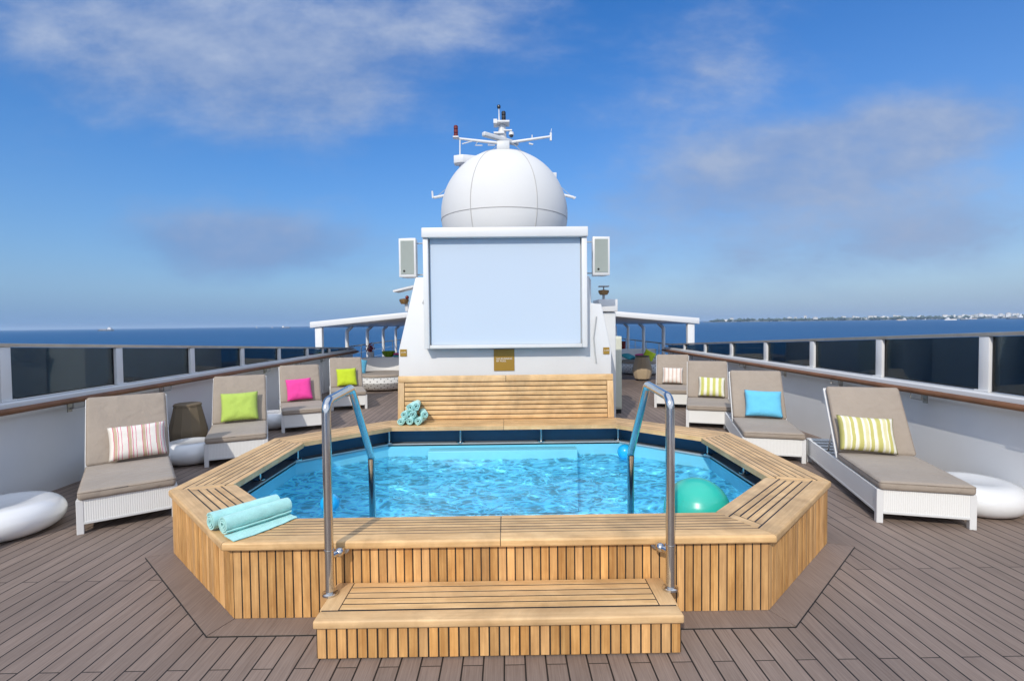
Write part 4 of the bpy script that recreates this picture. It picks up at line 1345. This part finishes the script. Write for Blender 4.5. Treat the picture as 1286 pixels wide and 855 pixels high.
for k in range(110):
    u = rd.choice((rd.uniform(0.86, 1.14), rd.uniform(0.42, 1.14), rd.uniform(0.90, 1.10)))
    bld(rd.randrange(3), u, rd.uniform(5180, 5480) - 300 * (u - 0.385), rd.uniform(0.9, 1.6), rd.uniform(5, 30))

def ship(name, label, u, d, L, hull, cat, rz=0.0, deck=True, sail=False, group=None):
    o = thing(name, label, cat, sea_pt(u, d), rz, group)
    b = BM()
    W = L * 0.09
    if sail:
        L2 = L
        prism(b, [(-L2 / 2, -W), (L2 * 0.35, -W), (L2 / 2, 0), (L2 * 0.35, W), (-L2 / 2, W)], 0, L * 0.09)
        obj('hull', b, 'hullw', o)
        b = BM(); tube(b, [(0, 0, 0), (0, 0, L * 1.3)], L * 0.012, 6); obj('mast', b, 'hullw', o)
        b = BM(); prism(b, [(-L * 0.45, L * 0.15), (-0.1, L * 0.15), (-0.1, L * 1.25)], -0.1, 0.1, Matrix.Rotation(PI / 2, 4, 'X')); obj('sail', b, 'hullw', o)
        return
    prism(b, [(-L / 2, -W), (L * 0.36, -W), (L / 2, 0), (L * 0.36, W), (-L / 2, W)], 0, L * 0.09)
    obj('hull', b, hull, o)
    b = BM(); box(b, L * 0.12, L * 0.34, -W * 0.8, W * 0.8, L * 0.091, L * 0.20, 0); box(b, L * 0.15, L * 0.28, -W * 0.6, W * 0.6, L * 0.2005, L * 0.25, 0); obj('superstructure', b, 'hullw', o)
    b = BM(); tube(b, [(L * 0.2, 0, L * 0.25), (L * 0.2, 0, L * 0.34)], L * 0.008, 6); obj('mast', b, 'hull', o)
    if deck:
        b = BM(); box(b, -L * 0.42, L * 0.05, -W * 0.7, W * 0.7, L * 0.091, L * 0.125, 0); obj('cargo_hatch', b, 'bld2', o)
ship('cargo_ship', 'small cargo ship alone on the horizon over the open sea', -0.775, 3400, 100, 'hull', 'ship')
ship('cargo_ship', 'tiny cargo ship on the horizon close to the open sea canopy', -0.43, 4200, 75, 'hull', 'ship', PI)
ship('sailing_boat', 'tiny pale sailing boat on the horizon, the one farther from the canopy', -0.485, 5200, 22, 'hullw', 'sailing boat', 0.4, sail=True)
ship('sailing_boat', 'tiny pale sailing boat on the horizon, the one nearer to the canopy', -0.455, 5200, 18, 'hullw', 'sailing boat', 0.6, sail=True)
ship('ferry', 'grey ship lying off the shore, apart from the others', 0.778, 3500, 72, 'bld2', 'ship')
ship('ferry', 'small white boat close in to the shore', 0.823, 4200, 38, 'hullw', 'boat', 0.3, False)
ship('ferry', 'white ship lying off the shore beside a darker one', 0.874, 3100, 70, 'hullw', 'ship', PI)
ship('ferry', 'dark hulled ship lying close to a white one', 0.902, 3150, 55, 'hull', 'ship', 0.1)
ship('ferry', 'pale ship lying near the large white buildings on the shore', 0.918, 4200, 70, 'bld2', 'ship', PI)
ship('ferry', 'long dark ship off the farthest visible end of the shore', 1.005, 3300, 110, 'hull', 'ship', 0.0)

b = BM()
box(b, -32000, 32000, -32000, 32000, -190, 110)
hm = bpy.data.materials.new('haze'); hm.use_nodes = True
ht = NT(hm.node_tree)
hm.node_tree.nodes.remove(hm.node_tree.nodes['Principled BSDF'])
pv = ht.n('VolumePrincipled', {'Color': (0.58, 0.77, 1.0, 1), 'Density': 5.5e-5, 'Anisotropy': 0.0})
hm.node_tree.links.new(pv.outputs[0], hm.node_tree.nodes['Material Output'].inputs['Volume'])
M['haze'] = hm
if HAZE:
    tag(obj('haze', b, 'haze', None, 0), 'thin sea air that pales the far shore', 'haze', kind='stuff')
# ------------------------------------------------------------------ world, sun, camera
SUN_AZ, SUN_EL = R(199.3), R(35)
w = bpy.data.worlds.new('World'); S.world = w; w.use_nodes = True
t = NT(w.node_tree)
bg = w.node_tree.nodes['Background']
SKY_STR = 0.15
EXPO = 0.50
sky = t.n('TexSky', sky_type='NISHITA', sun_disc=False, sun_elevation=SUN_EL, sun_rotation=SUN_AZ, altitude=20, air_density=1.0, dust_density=0.6, ozone_density=2.5)
d = t.vm('NORMALIZE', t.n('TexCoord').outputs['Generated'])
s = t.n('SeparateXYZ', {0: d})
yy = t.m('MAXIMUM', t.m('ABSOLUTE', s.outputs[1]), 0.08)
u = t.m('DIVIDE', s.outputs[0], yy)
v = t.m('DIVIDE', s.outputs[2], yy)
nv = t.n('CombineXYZ', {0: t.m('MULTIPLY', u, 2.6), 1: t.m('MULTIPLY', v, 6.5), 2: 0.3}).outputs[0]
n1 = t.noise(nv, 1.0, 8, 0.55, 0.15)
nv2 = t.n('CombineXYZ', {0: t.m('MULTIPLY', u, 9), 1: t.m('MULTIPLY', v, 22), 2: 4.3}).outputs[0]
n2 = t.noise(nv2, 1.0, 6, 0.6, 0.3)
mask = None
for (cu, cv, ru, rv, amp, tilt) in [(-0.50, 0.52, 0.42, 0.16, 0.88, -0.1), (-0.40, 0.49, 0.22, 0.12, 0.35, 0.0), (-0.85, 0.56, 0.25, 0.12, 0.5, 0.0), (-0.50, 0.165, 0.23, 0.065, 1.45, -0.06), (0.66, 0.325, 0.38, 0.080, 1.75, 0.20),
                                   (0.75, 0.16, 0.45, 0.085, 1.05, 0.10), (0.42, 0.56, 0.17, 0.15, 0.6, 0.3), (-0.06, 0.62, 0.22, 0.11, 0.6, 0.0), (0.32, 0.40, 0.12, 0.08, 0.3, 0.0)]:
    du = t.m('DIVIDE', t.m('SUBTRACT', u, cu), ru)
    dv = t.m('DIVIDE', t.m('SUBTRACT', t.m('SUBTRACT', v, cv), t.m('MULTIPLY', t.m('SUBTRACT', u, cu), tilt)), rv)
    r2 = t.m('ADD', t.m('MULTIPLY', du, du), t.m('MULTIPLY', dv, dv))
    g = t.m('MULTIPLY', t.m('EXPONENT', t.m('MULTIPLY', r2, -0.9)), amp)
    mask = g if mask is None else t.m('ADD', mask, g)
nn = t.m('ADD', t.m('MULTIPLY', n1, 0.65), t.m('MULTIPLY', n2, 0.35))
n3 = t.noise(t.n('CombineXYZ', {0: t.m('MULTIPLY', u, 5.0), 1: t.m('MULTIPLY', v, 9.0), 2: 7.7}).outputs[0], 1.0, 8, 0.60, 0.12)
cl = t.m('ADD', t.m('MINIMUM', mask, 1.25), t.m('MULTIPLY', t.m('SUBTRACT', t.m('ADD', t.m('MULTIPLY', nn, 0.6), t.m('MULTIPLY', n3, 0.4)), 0.5), 2.4))
cl = t.m('MULTIPLY', t.rng(cl, 0.15, 1.25, 0, 1, True), t.rng(n3, 0.30, 0.66, 0.72, 1.0))
K = 1 / SKY_STR / 2 ** EXPO
CLD = (0.315 * K, 0.405 * K, 0.620 * K)
hs = t.n('HueSaturation', {'Hue': 0.511, 'Saturation': 1.42, 'Value': 0.79, 'Color': sky.outputs[0]})
cc = t.mix(t.rng(n3, 0.35, 0.65), (0.235 * K, 0.330 * K, 0.570 * K), (0.42 * K, 0.50 * K, 0.69 * K))
col = t.mix(cl, hs.outputs[0], cc)
# thin whitening air towards the horizon
hz = t.m('MULTIPLY', t.m('EXPONENT', t.m('MULTIPLY', t.m('ABSOLUTE', s.outputs[2]), -3.9)), 0.97)
hzc = t.mix(t.rng(s.outputs[0], -0.4, 0.6), (0.140 * K, 0.300 * K, 0.590 * K), (0.250 * K, 0.370 * K, 0.590 * K))
col = t.mix(hz, col, hzc)
# unseen bright cloud veil, added overhead and behind the viewer to raise fill light
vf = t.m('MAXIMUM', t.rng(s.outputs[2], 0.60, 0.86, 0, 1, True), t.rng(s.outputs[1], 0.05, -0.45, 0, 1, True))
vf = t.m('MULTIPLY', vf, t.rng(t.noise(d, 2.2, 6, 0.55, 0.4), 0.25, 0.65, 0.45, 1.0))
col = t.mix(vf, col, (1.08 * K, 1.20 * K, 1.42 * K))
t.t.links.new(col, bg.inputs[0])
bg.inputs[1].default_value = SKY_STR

sd = bpy.data.lights.new('sun', 'SUN')
sd.energy = 2.05; sd.angle = R(0.53); sd.color = (1.0, 0.93, 0.82)
so = bpy.data.objects.new('sun', sd); COL.objects.link(so)
to_sun = Vector((math.sin(SUN_AZ) * math.cos(SUN_EL), math.cos(SUN_AZ) * math.cos(SUN_EL), math.sin(SUN_EL)))
so.rotation_euler = (-to_sun).to_track_quat('-Z', 'Y').to_euler()
so.location = to_sun * 40
cd = bpy.data.cameras.new('camera')
cd.sensor_width = 36.0; cd.lens = 18.0; cd.clip_start = 0.05; cd.clip_end = 60000
co = bpy.data.objects.new('camera', cd); COL.objects.link(co)
yaw, pit, rol = math.atan(6.6 / 643), math.atan(20 / 643), R(0.6)
F = Vector((math.sin(yaw) * math.cos(pit), math.cos(yaw) * math.cos(pit), -math.sin(pit)))
R0 = Vector((math.cos(yaw), -math.sin(yaw), 0))
U0 = R0.cross(F)
Rt = R0 * math.cos(rol) - U0 * math.sin(rol)
Up = U0 * math.cos(rol) + R0 * math.sin(rol)
co.matrix_world = Matrix(((Rt.x, Up.x, -F.x, 0.03), (Rt.y, Up.y, -F.y, 0.0), (Rt.z, Up.z, -F.z, 1.75), (0, 0, 0, 1)))
S.camera = co

S.render.engine = 'CYCLES'
S.cycles.use_denoising = True
S.cycles.max_bounces = 10
S.cycles.transparent_max_bounces = 16
S.cycles.transmission_bounces = 8
S.cycles.sample_clamp_indirect = 6
S.cycles.caustics_reflective = False
S.cycles.caustics_refractive = True
S.view_settings.view_transform = 'Standard'
S.view_settings.look = 'None'
S.view_settings.exposure = EXPO
S.view_settings.gamma = 1.0
